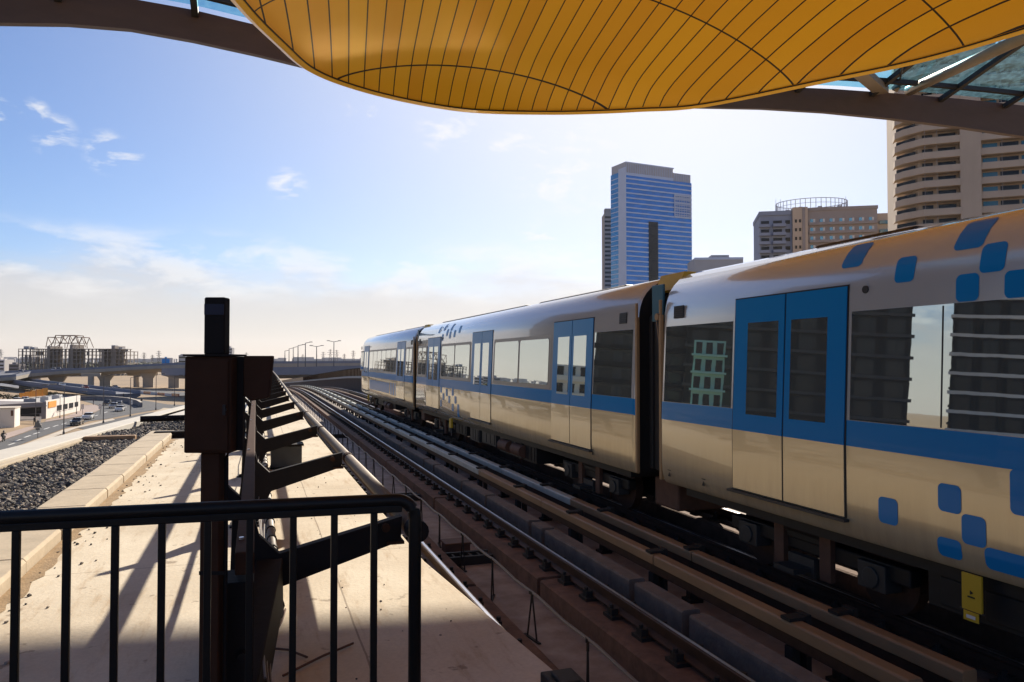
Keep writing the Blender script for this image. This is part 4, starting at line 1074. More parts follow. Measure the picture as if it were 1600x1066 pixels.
# ------------------------------------------------------------------ flyovers
def flyover(name, label, pts, w, hh, mt, group=None):
    t = thing(name, label, 'flyover', (0,0,0), 0, group)
    m = MB(); m.sweep(pts, [(-w*.3,-hh),(w*.3,-hh),(w*.5,-.55*hh),(w*.5,0),(-w*.5,0),(-w*.5,-.55*hh)]); m.build('deck', mt, t)
    m = MB(); m.sweep([Vector(p)+Vector((0,0,.03)) for p in pts], rect(-w*.5+.5,w*.5-.5,-.01,.02)); m.build('carriageway', M['asphalt_pale'], t)
    for s in (-1,1):
        m = MB(); m.sweep(pts, [(s*(w*.5-.15)-.15,.001),(s*(w*.5-.15)+.15,.001),(s*(w*.5-.15)+.12,1.0),(s*(w*.5-.15)-.12,1.0)]); m.build('parapet', M['hwgrey'], t)
    return t
def PD(u, v, d): return DP(u, v, d)
fy = [(-150,596,300),(-60,593,318),(0,588.5,335),(28,583.5,350),(94,579.5,365),(160,577,372),(220,573.5,368),(285,570.5,360),(350,568.8,350),(430,568.0,345),(520,567.6,350),(620,567,360),(760,566.5,380)]
fly = flyover('flyover', 'long pale concrete highway flyover crossing in front of the unfinished building', [PD(u,v,d) for u,v,d in fy], 15, 2.6, M['flyover'])
for u,d in ((90,362),(165,372),(272,362),(40,352),(232,368)):
    # pier under the deck
    k = [q for q in range(len(fy)-1) if fy[q][0] <= u <= fy[q+1][0]][0]; a,b = fy[k],fy[k+1]; t=(u-a[0])/(b[0]-a[0]); v=a[1]+(b[1]-a[1])*t; dd = a[2]+(b[2]-a[2])*t
    p = PD(u,v,dd); m = MB(); w_ = 2.3
    zt = p.z-2.61
    m.add([(p.x-w_,p.y-1.2,GROUND),(p.x+w_,p.y-1.2,GROUND),(p.x+w_,p.y+1.2,GROUND),(p.x-w_,p.y+1.2,GROUND),(p.x-w_,p.y-1.2,zt-3),(p.x+w_,p.y-1.2,zt-3),(p.x+w_,p.y+1.2,zt-3),(p.x-w_,p.y+1.2,zt-3),(p.x-w_*1.7,p.y-1.5,zt),(p.x+w_*1.7,p.y-1.5,zt),(p.x+w_*1.7,p.y+1.5,zt),(p.x-w_*1.7,p.y+1.5,zt)],
          [(3,2,1,0),(0,1,5,4),(1,2,6,5),(2,3,7,6),(3,0,4,7),(4,5,9,8),(5,6,10,9),(6,7,11,10),(7,4,8,11),(8,9,10,11)])
    m.build('pier', M['flyover'], fly)
fy2 = [(-120,588.5,410),(0,592,380),(30,595.5,345),(60,599.5,320),(95,603.5,300),(130,607.5,285),(165,612,270),(200,615.5,262)]
ramp = flyover('slip_road', 'grey slip road ramp curving down below the flyover', [PD(u,v,d) for u,v,d in fy2], 9, 1.6, M['asphalt_pale'])
# wide raised highway beyond the end of the track
hw = flyover('highway_viaduct', 'broad raised grey highway seen beyond the end of the walkway pipe', [PD(u,v,d) for u,v,d in ((305,579.5,290),(360,579.2,275),(430,578.5,262),(480,577.5,258),(560,576.5,258),(700,575,265),(900,574,280))], 26, 2.8, M['hwgrey'])
# underpass clutter below: piers of a second bridge
for k,(u,v,d) in enumerate(((142,607,420),(213,605,400),(233,604,400),(60,601,430))):
    c = G(u,v,HG); m = MB(); m.tube((c.x,c.y,GROUND),(c.x,c.y,GROUND+5.5),1.3,12); m.box(c.x-4,c.x+4,c.y-1,c.y+1,GROUND+5.5,GROUND+7)
    tag(m.build('bridge_pier', M['flyover']), ['concrete bridge pier in the shadow under the middle of the flyover','left pier of the close pair under the right of the flyover','right pier of the close pair under the right of the flyover','concrete bridge pier at the left end under the flyover'][k], 'bridge pier', 'piers under the flyover')

# ------------------------------------------------------------------ lamp posts
def lamp(u, vb, vt, label, group, arms=1, H=HG, r=.11, side=1):
    b = G(u, vb, H); d = (b-EYE).dot(fwd); h = (vb-vt)*d/F
    t = thing('street_lamp', label, 'street lamp', b, -YAW, group)
    m = MB(); m.tube((0,0,0),(0,0,h),r,8,r*.6); m.tube((0,0,0),(0,0,.5),r*1.7,8); m.build('pole', M['lampgrey'], t)
    for k in range(arms):
        s = side if arms == 1 else (-1,1)[k]
        m = MB(); m.tube((0,0,h-.05),(s*1.6,0,h+.25),r*.5,6); m.build('arm', M['lampgrey'], t)
        m = MB(); m.box(min(s*1.4,s*2.4),max(s*1.4,s*2.4),-.18,.18,h+.2,h+.42); m.build('lamp_head', M['lampgrey'], t)
    return t
gL = 'street lamps along the road'
lamp(99.5,679,603,'tallest nearest street lamp in front of the white shop building',gL,1,side=-1)
lamp(161.5,662,588,'street lamp standing at the tip of the pale median beside the two nearest cars',gL)
lamp(203.5,651.5,590,'street lamp right of the five cars queueing on the road',gL)
lamp(243.5,641,586,'street lamp standing between the road bend and the signal cabinet',gL)
lamp(272.5,634.5,588,'rightmost street lamp, just left of the signal cabinet',gL)
lamp(93.5,654,620,'short street lamp against the right windows of the white shop building',gL,1,r=.08)
lamp(119.5,647.5,614,'short street lamp at the right end of the white shop building',gL,1,r=.08)
lamp(55.5,664,604,'thin street lamp in front of the grey shop wall',gL,1,r=.08)
g2 = 'street lamps on the raised highway'
for u,vb,vt,arms,lab in ((521.5,584,534,2,'tallest double-armed street lamp on the raised highway, nearest the train'),(494.5,581,541.5,2,'second double-armed street lamp on the raised highway'),(477,581,536,1,'single-armed street lamp left of the two double-armed lamps'),(465.5,576,540,1,'thin pole lamp fourth from the train on the raised highway'),(458,573,543,1,'fifth street lamp from the train on the raised highway'),(451.5,571,545,1,'sixth street lamp from the train on the raised highway'),(445,570,548.5,1,'smallest street lamp farthest from the train on the raised highway')):
    d = 262 if vb > 575 else 420
    b = DP(u, 563+ (vb-563), d); lamp(u, vb, vt, lab, g2, arms, H=E-b.z, r=.2 if d < 300 else .26)

# ------------------------------------------------------------------ cars, motorbike, people, sign
def make_vehicle(paint_):
    t = thing('parked_car', '', 'car')
    m = MB()
    low = [(-2.2,.32),(-2.25,.62),(-2.15,.86),(-1.2,.95),(1.0,.98),(2.05,.92),(2.22,.70),(2.22,.32)]
    n = len(low); vs = []
    for x,f in ((-.88,1),(-.80,.0),(.80,0),(.88,1)):
        pass
    for x,ins in ((-.82,.06),(-.89,0),(.89,0),(.82,.06)):
        for (y,z) in low: vs.append((x, y*(1-ins*.4), z+(0 if ins==0 else .02)))
    fs = []
    for k in range(3):
        for i in range(n): fs.append((k*n+i,k*n+(i+1)%n,(k+1)*n+(i+1)%n,(k+1)*n+i))
    fs += [tuple(range(n-1,-1,-1)), tuple(range(3*n,4*n))]
    m.add(vs, fs); m.build('body', paint_, t, bevel=.05)
    # y forward = +y ; glasshouse then roof
    def ring(z, y0, y1, w): return [(-w,y0,z),(w,y0,z),(w,y1,z),(-w,y1,z)]
    m = MB(); m.add(ring(.95,-1.75,1.05,.80)+ring(1.40,-1.15,.28,.66), [(0,1,5,4),(1,2,6,5),(2,3,7,6),(3,0,4,7)]); m.build('windows', M['darkwin'], t)
    m = MB(); m.add(ring(1.40,-1.17,.30,.67)+ring(1.47,-1.0,.12,.60), [(0,1,5,4),(1,2,6,5),(2,3,7,6),(3,0,4,7),(4,5,6,7),(3,2,1,0)]); m.build('roof', paint_, t)
    for y in (-1.38,1.38):
        for s in (-1,1):
            m = MB(); m.tube((s*.72,y,.33),(s*.905,y,.33),.33,16); w_ = m.build('wheel', M['tyre'], t)
            m = MB(); m.tube((s*.905,y,.33),(s*.915,y,.33),.19,10); m.build('rim', M['carsilver'], w_)
    for s in (-1,1):
        m = MB(); m.box(min(s*.5,s*.82),max(s*.5,s*.82),2.16,2.235,.66,.80); m.build('headlight', M['lampglass'], t)
        m = MB(); m.box(min(s*.5,s*.82),max(s*.5,s*.82),-2.235,-2.17,.68,.80); m.build('tail_light', M['carred'], t)
    return t
protos = {k: make_vehicle(M[k]) for k in ('carwhite','cardark','carsilver','carred')}
used = set()
def put_car(u, v, dirpx, kind, label, group, H=HG-.06, base=None):
    p = base or G(u, v, H)
    if dirpx is None: ang = 0
    else:
        q = G(u+dirpx[0], v+dirpx[1], H) - G(u, v, H); ang = math.atan2(q.y, q.x) - math.pi/2
    if kind not in used: o = protos[kind]; used.add(kind)
    else: o = copy_tree(protos[kind])
    o.location = p; o.rotation_euler = (0,0,ang); o['label'] = label; o['group'] = group; return o
gc = 'cars on the road'
put_car(120.5,664,(-8,3),'cardark','nearest car on the road, dark with a pale bonnet, left of the others',gc)
put_car(138,655,(-9,3),'carwhite','second nearest white car on the road, driving towards the camera',gc)
put_car(187.5,642.5,(-9,3),'carwhite','white car lowest in the queue of four on the bend',gc)
put_car(178,637.5,(-9,2.6),'carsilver','silver car at the left middle of the queue of four on the bend',gc)
put_car(185.5,635,(-9,2.6),'carsilver','silver car at the right middle of the queue of four on the bend',gc)
put_car(168,633,(-9,2.5),'cardark','dark car leading the queue of four on the bend',gc)
gq = 'cars parked behind the shop'
put_car(27,628.5,(6,-1),'carwhite','white car parked at the left behind the grey shop roof',gq)
put_car(40,627,(6,-1),'carwhite','white car parked third from left behind the grey shop roof',gq)
put_car(35,629.5,(6,-1),'cardark','dark car parked between two white cars behind the shop roof',gq)
put_car(4,632,(6,-1),'carwhite','white car parked at the left edge of the photo behind the low white building',gq)
gu = 'cars under the flyover'
put_car(169,608.5,(-8,-.5),'cardark','dark car on the road under the flyover',gu)
put_car(179,606.8,(-8,-.5),'carwhite','white car on the road under the flyover, behind a dark one',gu)
put_car(184,610,(-8,-.8),'carsilver','silver car on the road under the flyover, right of the white one',gu)
gf = 'cars on the flyover'
for u,v,d,k,lab in ((33,582.6,350,'carsilver','car at the left end of the flyover deck'),(84,579.6,362,'carwhite','white car in the middle of the flyover deck'),(92,579.2,364,'carsilver','silver car in the middle of the flyover deck')):
    put_car(u,v,(10,-1),k,lab,gf,base=PD(u,v,d)+Vector((0,0,.06)))
put_car(97,601.5,(8,1),'carwhite','white car on the slip road below the flyover','cars on the slip road',base=PD(97,603.7,299)+Vector((0,0,.06)))
for k in protos:
    assert k in used or not protos[k].children or True
if 'carred' not in used:
    put_car(135,608,(8,1),'carred','dark red car on the slip road under the flyover','cars on the slip road',base=PD(133,607.9,284)+Vector((0,0,.06)))

def skin_person(name, label, pose, mt, parent=None, loc=(0,0,0), rz=0, hair=None):
    # pose: dict joint -> (x,y,z,r); edges fixed
    J = pose; names_ = list(J); idx = {n:i for i,n in enumerate(names_)}
    ED = [('pelvis','chest'),('chest','neck'),('neck','head'),('head','crown'),('chest','shl'),('shl','ell'),('ell','hal'),('chest','shr'),('shr','elr'),('elr','har'),('pelvis','hil'),('hil','knl'),('knl','anl'),('anl','tol'),('pelvis','hir'),('hir','knr'),('knr','anr'),('anr','tor')]
    me = bpy.data.meshes.new(name); me.from_pydata([J[n][:3] for n in names_], [(idx[a],idx[b]) for a,b in ED], []); me.materials.append(mt)
    o = bpy.data.objects.new(name, me); C.objects.link(o)
    sk = o.modifiers.new('skin','SKIN'); 
    for i,n in enumerate(names_): me.skin_vertices[0].data[i].radius = (J[n][3],J[n][3])
    me.skin_vertices[0].data[idx['pelvis']].use_root = True
    o.modifiers.new('sub','SUBSURF').levels = 1; o.modifiers['sub'].render_levels = 1
    dg = bpy.context.evaluated_depsgraph_get(); ev = o.evaluated_get(dg); nm = bpy.data.meshes.new_from_object(ev)
    o.modifiers.clear(); o.data = nm
    for p in nm.polygons: p.use_smooth = True
    nm.materials.clear(); nm.materials.append(mt); nm.materials.append(M['skin'])
    for p in nm.polygons:
        if p.center.z > J['neck'][2]+.01: p.material_index = 1
    o.location = loc; o.rotation_euler = (0,0,rz)
    if parent: o.parent = parent
    return o
def standing(st=.12):
    return dict(pelvis=(0,0,.95,.15),chest=(0,0,1.30,.17),neck=(0,0,1.50,.06),head=(0,.02,1.60,.09),crown=(0,.01,1.72,.08),shl=(-.19,0,1.42,.07),ell=(-.25,-.03,1.14,.05),hal=(-.24,.08,.90,.04),shr=(.19,0,1.42,.07),elr=(.25,-.03,1.14,.05),har=(.24,.08,.90,.04),
        hil=(-.10,0,.90,.10),knl=(-.10,st,.50,.07),anl=(-.10,st-.02,.09,.05),tol=(-.10,st+.13,.04,.045),hir=(.10,0,.90,.10),knr=(.10,-st*.4,.50,.07),anr=(.10,-st,.09,.05),tor=(.10,-st+.14,.04,.045))
for u,v,lab,mt,rz in ((54,664.5,'person in dark clothes standing on the kerb by the grey shop','cloth_dark',1.0),(146,633,'person in grey clothes standing on the pink traffic island','cloth_grey',2.0),(221,631.5,'person in dark clothes standing by the end of the low curved wall','cloth_dark',.5),(193,623,'person in dark clothes walking behind the low curved wall','cloth_dark',2.4)):
    b = G(u,v,HG-.1); o = skin_person('person', lab, standing(), M[mt], None, (0,0,0), rz)
    o.location = b; tag(o, lab, 'person', 'pedestrians near the road')
    m = MB(); m.sphere((0,-.015,1.70),.092,.105,.085,12,8); m.build('hair', M['tyre'], o)
# motorbike with rider
mbk = thing('motorcycle', 'dark motorcycle ridden along the left edge of the road', 'motorcycle', G(5.5,690,HG-.06), 0, None)
q = G(12,687.2,HG)-G(5.5,690,HG); mbk.rotation_euler = (0,0,math.atan2(q.y,q.x)-math.pi/2)
for y in (-.68,.68):
    m = MB(); n=20
    for i in range(n):
        a = 2*math.pi*i/n; b = 2*math.pi*(i+1)/n; m.tube((0,y+.29*math.cos(a),.32+.29*math.sin(a)),(0,y+.29*math.cos(b),.32+.29*math.sin(b)),.05,6)
    m.tube((-.03,y,.32),(.03,y,.32),.2,12); m.build('wheel', M['tyre'], mbk)
m = MB(); m.box(-.13,.13,-.28,.25,.35,.68); m.tube((0,.30,.78),(0,.68,.34),.05,8); m.tube((0,-.2,.5),(0,-.68,.34),.05,8); m.sphere((0,.15,.82),.14,.3,.12); m.build('frame', M['cardark'], mbk)
m = MB(); m.box(-.13,.13,-.75,-.08,.74,.84); m.build('seat', M['tyre'], mbk, bevel=.03)
m = MB(); m.tube((-.35,.22,1.02),(.35,.22,1.02),.018,8); m.tube((0,.22,1.02),(0,.32,.75),.03,8); m.build('handlebar', M['lampgrey'], mbk)
m = MB(); m.box(-.22,.22,-1.05,-.65,.86,1.24); m.build('top_box', M['cardark'], mbk, bevel=.03)
m = MB(); m.tube((0,.36,.86),(0,.44,.86),.09,12); m.build('headlight', M['lampglass'], mbk)
rider = dict(pelvis=(0,-.32,.95,.15),chest=(0,-.16,1.28,.17),neck=(0,-.08,1.46,.06),head=(0,-.04,1.56,.12),crown=(0,-.05,1.70,.10),shl=(-.20,-.1,1.40,.07),ell=(-.33,.05,1.18,.05),hal=(-.31,.20,1.05,.045),shr=(.20,-.1,1.40,.07),elr=(.33,.05,1.18,.05),har=(.31,.20,1.05,.045),
  hil=(-.12,-.26,.92,.10),knl=(-.22,.14,.78,.075),anl=(-.19,-.10,.40,.05),tol=(-.19,.06,.34,.045),hir=(.12,-.26,.92,.10),knr=(.22,.14,.78,.075),anr=(.19,-.10,.40,.05),tor=(.19,.06,.34,.045))
ro = skin_person('person', '', rider, M['cloth_dark'], None); ro.location = mbk.location; ro.rotation_euler = mbk.rotation_euler
tag(ro, 'person in dark clothes and helmet riding the motorcycle', 'person')
m = MB(); m.sphere((0,-.045,1.63),.145,.16,.15,14,10); m.build('helmet', M['cardark'], ro)
# triangular sign seen from behind
ts = thing('traffic_sign', 'triangular traffic sign on a pole at the kerb, seen from behind', 'traffic sign', G(59,685,HG-.1), -YAW)
m = MB(); m.tube((0,0,0),(0,0,2.3),.05,8); m.build('pole', M['lampgrey'], ts)
m = MB(); m.prism([(-.75,1.75),(.75,1.75),(.12,2.95),(-.12,2.95)],-.06,-.03); m.build('plate', M['lampgrey'], ts)
m = MB(); m.prism([(-.35,1.35),(.35,1.35),(.35,1.7),(-.35,1.7)],-.06,-.03); m.build('sub_plate', M['lampgrey'], ts)
# small pedestrian signs
for u,v,lab in ((129,648,'small dark sign post on the sandy verge beside the white shop'),(156.5,648,'white keep-left sign at the nose of the traffic island'),(205,640,'white sign board beside the median opening')):
    t = thing('sign_post', lab, 'sign', G(u,v,HG-.1), -YAW); m = MB(); m.tube((0,0,0),(0,0,2.4),.05,6); m.build('pole', M['lampgrey'], t)
    m = MB(); m.box(-.35,.35,-.08,-.05,1.3,2.5); m.build('board', M['white'] if 'white' in lab else M['greywall'], t)

# ------------------------------------------------------------------ shop buildings on the left
def local_building(name, label, cat, u0, u1, vbase, H=HG, yaw=0.0):
    b = G(u0, vbase, H); t = thing(name, label, cat, b, -YAW + yaw); d = (b-EYE).dot(fwd)
    return t, d
# white-fronted long shop: corner at the near right edge of the grey wall
p0 = G(71.5,654.5,HG); p1 = G(125,642,HG); p2 = G(0,660,HG)
ax = (p1-p0); Lx = ax.length; ang = math.atan2(ax.y, ax.x)
sh = thing('shop_building', 'long white flat-roofed shop with grey side wall and orange panel', 'building', p0, ang)
hS = 28*(p0-EYE).dot(fwd)/F
inv = Matrix.Rotation(-ang,3,'Z')
g2_ = inv @ (p2-p0); 
# local: x along the white front, y into the building; grey wing runs to local g2_
dep = 24.0
m = MB(); m.slab([(0,0),(Lx,0),(Lx,dep),(0,dep)],0,hS*.8); m.build('wall', M['white'], sh)
m = MB(); m.slab([(-.02,0),(Lx+.02,-.02),(Lx+.02,.4),(0,.4)],hS*.8+.002,hS); m.build('front_parapet', M['white'], sh)
gd = Vector((g2_.x,g2_.y,0)).normalized(); gn = Vector((-gd.y,gd.x,0)); 
if gn.y < 0: gn = -gn
a_ = Vector((-.02,-.05,0)); Lg = 52
m = MB(); m.slab([(a_.x,a_.y),tuple((a_+gn*22)[:2]),tuple((a_+gd*Lg+gn*22)[:2]),tuple((a_+gd*Lg)[:2])],0,hS*.93); m.build('grey_wing', M['greywall'], sh)
for k,(s0,s1) in enumerate(((.22,.42),(.50,.66),(.70,.86))):
    x0 = Lx*(.20+.2*k); m = MB(); m.box(Lx*(.29+.175*k),Lx*(.29+.175*k)+Lx*.13,-.06,-.005,hS*.30,hS*.62); wo = m.build('window', M['darkwin'], sh)
    m = MB(); m.box(Lx*(.29+.175*k)-.15,Lx*(.29+.175*k)+Lx*.13+.15,-.14,-.0,hS*.26,hS*.295); m.build('sill', M['white'], wo)
m = MB(); m.box(Lx*.82,Lx*.93,-.06,-.005,hS*.32,hS*.62); m.build('window', M['darkwin'], sh)
m = MB(); m.box(Lx*.05,Lx*.26,-.14,-.004,hS*.58,hS*.93); m.build('orange_panel', M['orange'], sh)
def wing(s0,s1,z0,z1,proud=.06):
    m = MB(); A_ = a_+gd*s0-gn*proud; B_ = a_+gd*s1-gn*proud; A2 = a_+gd*s0+gn*.1; B2=a_+gd*s1+gn*.1
    m.slab([tuple(A_[:2]),tuple(B_[:2]),tuple(B2[:2]),tuple(A2[:2])], z0, z1); return m
for (s0,s1) in ((1.2,9.5),(11,17),(19.5,27)): wing(s0,s1,hS*.33,hS*.66).build('window', M['darkwin'], sh)
wing(1.6,5.8,.02,hS*.31,.07).build('door', M['darkwin'], sh)
wing(-.0,Lg,hS*.70,hS*.74,.3).build('canopy_ledge', M['greywall'], sh)
wing(7,29,0,hS*.22,.12).build('plinth', M['greywall'], sh)
for k in range(6):
    m = MB(); x0 = 2+k*Lx/6.4; m.box(x0,x0+Lx*.09,2.5+1.2*(k%2),5.0,hS*.8+.002,hS*.8+1.2); ac = m.build('roof_unit', M['palebuild'], sh)
    m = MB(); m.tube((x0+Lx*.045,3.8,hS*.8+1.2),(x0+Lx*.045,3.8,hS*.8+1.32),.45,12); m.build('fan', M['cardark'], ac)
lw = thing('low_building', 'plain white low building at the left edge of the photo', 'building', G(22.5,668,HG), -YAW+.42)
dl = (lw.location-EYE).dot(fwd); hl = 29*dl/F
m = MB(); m.slab([(0,0),(0,6),(-16,6),(-16,0)],0,hl); m.build('wall', M['white'], lw)
m = MB(); m.slab([(.12,-.12),(.12,6.1),(-16,6.1),(-16,-.12)],hl+.002,hl+.22); m.build('roof', M['pave_pale'], lw)
m = MB(); m.box(-.62,-.22,-.05,-.004,hl*.62,hl*.92); m.build('window', M['rustbox'], lw)
m = MB(); m.box(-4.2,-2.8,-.05,-.004,.02,hl*.7); m.build('door', M['pave_pale'], lw)
bn = thing('shop_sign_bench', 'white slatted bench outside the grey shop wall', 'bench', G(42,661,HG-.1), -YAW-.15)
m = MB(); m.box(-3,3,-.3,.3,.5,.6); m.build('seat', M['white'], bn); m = MB(); m.box(-3,3,.28,.34,.7,1.3); m.build('backrest', M['white'], bn)
for x in (-2.8,2.7): m = MB(); m.box(x,x+.12,-.28,.34,0,.7); m.build('leg', M['white'], bn)
# orange hoarding and scrub
oh = thing('hoarding', 'bright orange hoarding panels beyond the shop roof', 'fence', (0,0,0))
for k in range(5):
    a = G(30+9*k, 621-.6*k, HG); b = G(38.4+9*k, 620.5-.6*k, HG); h_ = (5.5+1.2*k)*.14*1.9
    m = MB(); m.bar(a+Vector((0,0,h_/2)), b+Vector((0,0,h_/2)), .2, h_); m.build('panel', M['orange'], oh)
def shrub(u, v, w_px, h_px, label, H=HG, n=260, tall=False, seed=1, group='bushes by the roads'):
    b = G(u, v, H); d = (b-EYE).dot(fwd); w_ = w_px*d/F/2; h_ = h_px*d/F
    t = thing('tree' if tall else 'bush', label, 'tree' if tall else 'bush', b, 0, group); rnd = random.Random(seed)
    m = MB(); m.tube((0,0,0),(0,0,h_*.6),.05*h_,6,.02*h_)
    for k in range(4):
        a = rnd.uniform(0,6.28); m.tube((0,0,h_*.3),(w_*.6*math.cos(a),w_*.6*math.sin(a),h_*.75),.025*h_,5,.01*h_)
    m.build('trunk' if tall else 'stem', M['bark'], t)
    m = MB(); blobs = [(rnd.uniform(-.7,.7)*w_, rnd.uniform(-.7,.7)*w_, h_*rnd.uniform(.35,.8), rnd.uniform(.3,.5)) for _ in range(9)]
    for k in range(n):
        bx,by,bz,br = rnd.choice(blobs); v_ = Vector((rnd.gauss(0,1),rnd.gauss(0,1),rnd.gauss(0,1))).normalized()
        c = Vector((bx+v_.x*br*w_*.7, by+v_.y*br*w_*.7, max(.05,bz+v_.z*br*h_*.6))); s = h_*rnd.uniform(.06,.13)
        e1 = Vector((rnd.gauss(0,1),rnd.gauss(0,1),rnd.gauss(0,1))).normalized(); e2_ = e1.orthogonal().normalized()
        m.add([c-e1*s,c+e2_*s*.6,c+e1*s,c-e2_*s*.6],[(0,1,2,3)])
    m.build('crown' if tall else 'foliage', M['shrub'], t)
for k,(u,v,w_,h_,lab) in enumerate(((10,612,26,5,'wide dark bush at the left edge behind the parking area'),(47,612,16,4,'dark bush above the orange hoarding'),(82,621,18,9,'olive bush at the right end of the orange hoarding'),(150,619,14,9,'dark bush on the sand behind the low curved wall'),(97,607,10,8,'dark bush in the shade under the flyover left pier'),(5,627,24,12,'dark bush behind the white cars at the left edge'),(22,625,20,9,'dark bush behind the parked white cars'),(168,616,10,5,'small bush beside the road under the flyover'),(66,603,12,6,'small bush beside the slip road'))):
    shrub(u,v,w_,h_,lab,seed=k+1)

# ------------------------------------------------------------------ unfinished concrete building
d = 650.0
b0_ = DP(28,563,d); ub_ = thing('unfinished_building', 'unfinished concrete frame building with bare floors and roof trusses', 'building', (b0_.x,b0_.y,GROUND), -YAW)
def bx(u): return (u-28)*d/F
def bz(v): return E-(v-HOR)*d/F-GROUND
Wd = bx(198); dp_ = 20.0; zt = bz(545); fl = [bz(582+6), bz(575), bz(568), bz(561), bz(554.5), bz(549), zt]
for k,z in enumerate(fl):
    x1 = bx(198) if k < 6 else bx(188)
    m = MB(); m.box(0, x1, 0, dp_, z-.5, z); m.build('floor_slab', M['rawconc'], ub_)
nc = 29; col = None
for r_ in range(4):
    for k in range(nc):
        if r_ == 2 or (r_ == 1 and k % 2): continue
        x = Wd*k/(nc-1); m = MB(); zt_ = zt if x < bx(186) else fl[5]
        m.box(max(0,x-.30),min(Wd,x+.30),[.2,6,13,19][r_],[.9,6.7,13.7,19.7][r_],0,zt_-.52); m.build('column', M['rawconc'], ub_)
for (u0,u1,vt) in ((72,77,541),(107.5,112,538.5),(157,160,545),(173.5,178,541)):
    m = MB(); m.box(bx(u0),bx(u1),1.1,dp_-1,0,bz(vt)); m.build('stair_core', M['rawconc'], ub_)
rw = random.Random(9)
for k in range(len(fl)-1):
    for q in range(nc-1):
        pr_ = .55 if q < 6 and k < 4 else (.75 if k < 2 else (.45 if k < 3 else .10))
        if rw.random() < pr_:
            x = Wd*q/(nc-1); m = MB(); m.box(x+.5,x+Wd/(nc-1)-.5,3.0,3.4,fl[k]+.02,fl[k+1]-.52 if rw.random()<.6 else fl[k]+1.6); m.build('infill_wall', M['greywall' if rw.random()<.5 else 'rawconc'], ub_)
for (u0,u1,h_) in ((32,40,2.2),(42,49,1.4),(170,176,3.0),(182,187,1.2)):
    m = MB(); m.box(bx(u0),bx(u1),4,9,zt+.01,zt+h_); m.build('roof_hut', M['palebuild'], ub_)
for y in (3,15):
    m = MB(); T = lambda u,v: Vector((bx(u),y,bz(v)))
    w_ = .55
    top = [(71,527),(83,527),(83,524),(114,524),(115,527),(124,527)]
    for a,b in zip(top,top[1:]): m.bar(T(*a),T(*b),w_,w_)
    for a,b in (((71,527),(68,543)),((83,524),(79,536)),((79,536),(72,541)),((71,527),(77,538)),((77,538),(83,527)),((83,527),(90,537)),((90,537),(93,524)),((93,524),(98,532)),((98,532),(104,524)),((104,524),(108,536)),((108,536),(114,525)),((114,525),(120,538)),((120,538),(124,527)),((124,527),(131,543)),((114,524),(118,536)),((79,536),(118,536)),((90,537),(88,544)),((108,536),(110,544)),((98,536),(98,544)),((77,538),(76,544)),((120,538),(121,544))): m.bar(T(*a),T(*b),w_*.8,w_*.8)
    m.build('roof_truss', M['rustbox'], ub_)
m = MB()
for u,v in ((71,527),(83,524),(93,524),(104,524),(114,524),(124,527)): m.bar(Vector((bx(u),3,bz(v))),Vector((bx(u),15,bz(v))),.5,.5)
m.build('truss_tie', M['rustbox'], ub_)

# ------------------------------------------------------------------ distant town, pylons, signs
def far_block(u0, u1, vt, d, label, mt, rows=4, cols=5, name='distant_building', vb=None):
    c = DP((u0+u1)/2,563,d); t = thing(name, label, 'building', (c.x,c.y,GROUND), -YAW, 'small buildings on the horizon'); w_ = (u1-u0)*d/F; h_ = (563-vt)*d/F+HG
    m = MB(); m.box(-w_/2,w_/2,0,w_*.6+6,0,h_); m.build('wall', mt, t)
    for r_ in range(rows):
        m = MB(); m.box(-w_*.44,w_*.44,-.15,-.003,h_*(r_+.35)/rows*.96,h_*(r_+.75)/rows*.96); m.build('window_strip', M['darkwin'], t)
    m = MB(); m.box(-w_*.3,w_*.1,2,6,h_+.005,h_+w_*.06+1); m.build('roof_hut', mt, t)
far_block(354,362.5,543.5,1500,'pale tall block rising just right of the cabinet head on the horizon',M['palebuild'],7,4)
far_block(356,359,541,1560,'narrow top of a second block behind the pale tall block',M['palebuild'],6,2)
far_block(279,290,555,1300,'low pale block on the horizon left of the signal cabinet',M['palebuild'],3,4)
far_block(-14,7,562,700,'white block at the left edge, left of the unfinished building',M['white'],4,5)
far_block(7,14,564.5,720,'grey block second from the left edge of the photo',M['palebuild'],4,3)
far_block(14,29,569,690,'dark low block touching the left end of the unfinished building',M['greywall'],3,7)
far_block(-60,-16,560,900,'pale block beyond the left edge',M['palebuild'],4,6)
mb = MB(); rnd = random.Random(11)
for k in range(420):
    d_ = rnd.uniform(2600,5200); u = rnd.uniform(-260,1900); c = DP(u,563,d_); w_ = rnd.uniform(25,95); h_ = HG + d_/F*rnd.choice((1.2,2,2.6,3.4,4.2))*rnd.uniform(.5,1.2)
    mb.box(c.x-w_/2,c.x+w_/2,c.y-15,c.y+15,GROUND,GROUND+h_)
tag(mb.build('far_skyline', M['palebuild']), kind='stuff')
mb = MB()
for k in range(700):
    d_ = rnd.uniform(700,2400); u = rnd.uniform(-200,700); c = DP(u,563,d_); r_ = rnd.uniform(2,7); mb.sphere((c.x,c.y,GROUND+r_*.4),r_*1.6,r_*1.6,r_,7,4)
tag(mb.build('far_scrub', M['shrub']), kind='stuff')
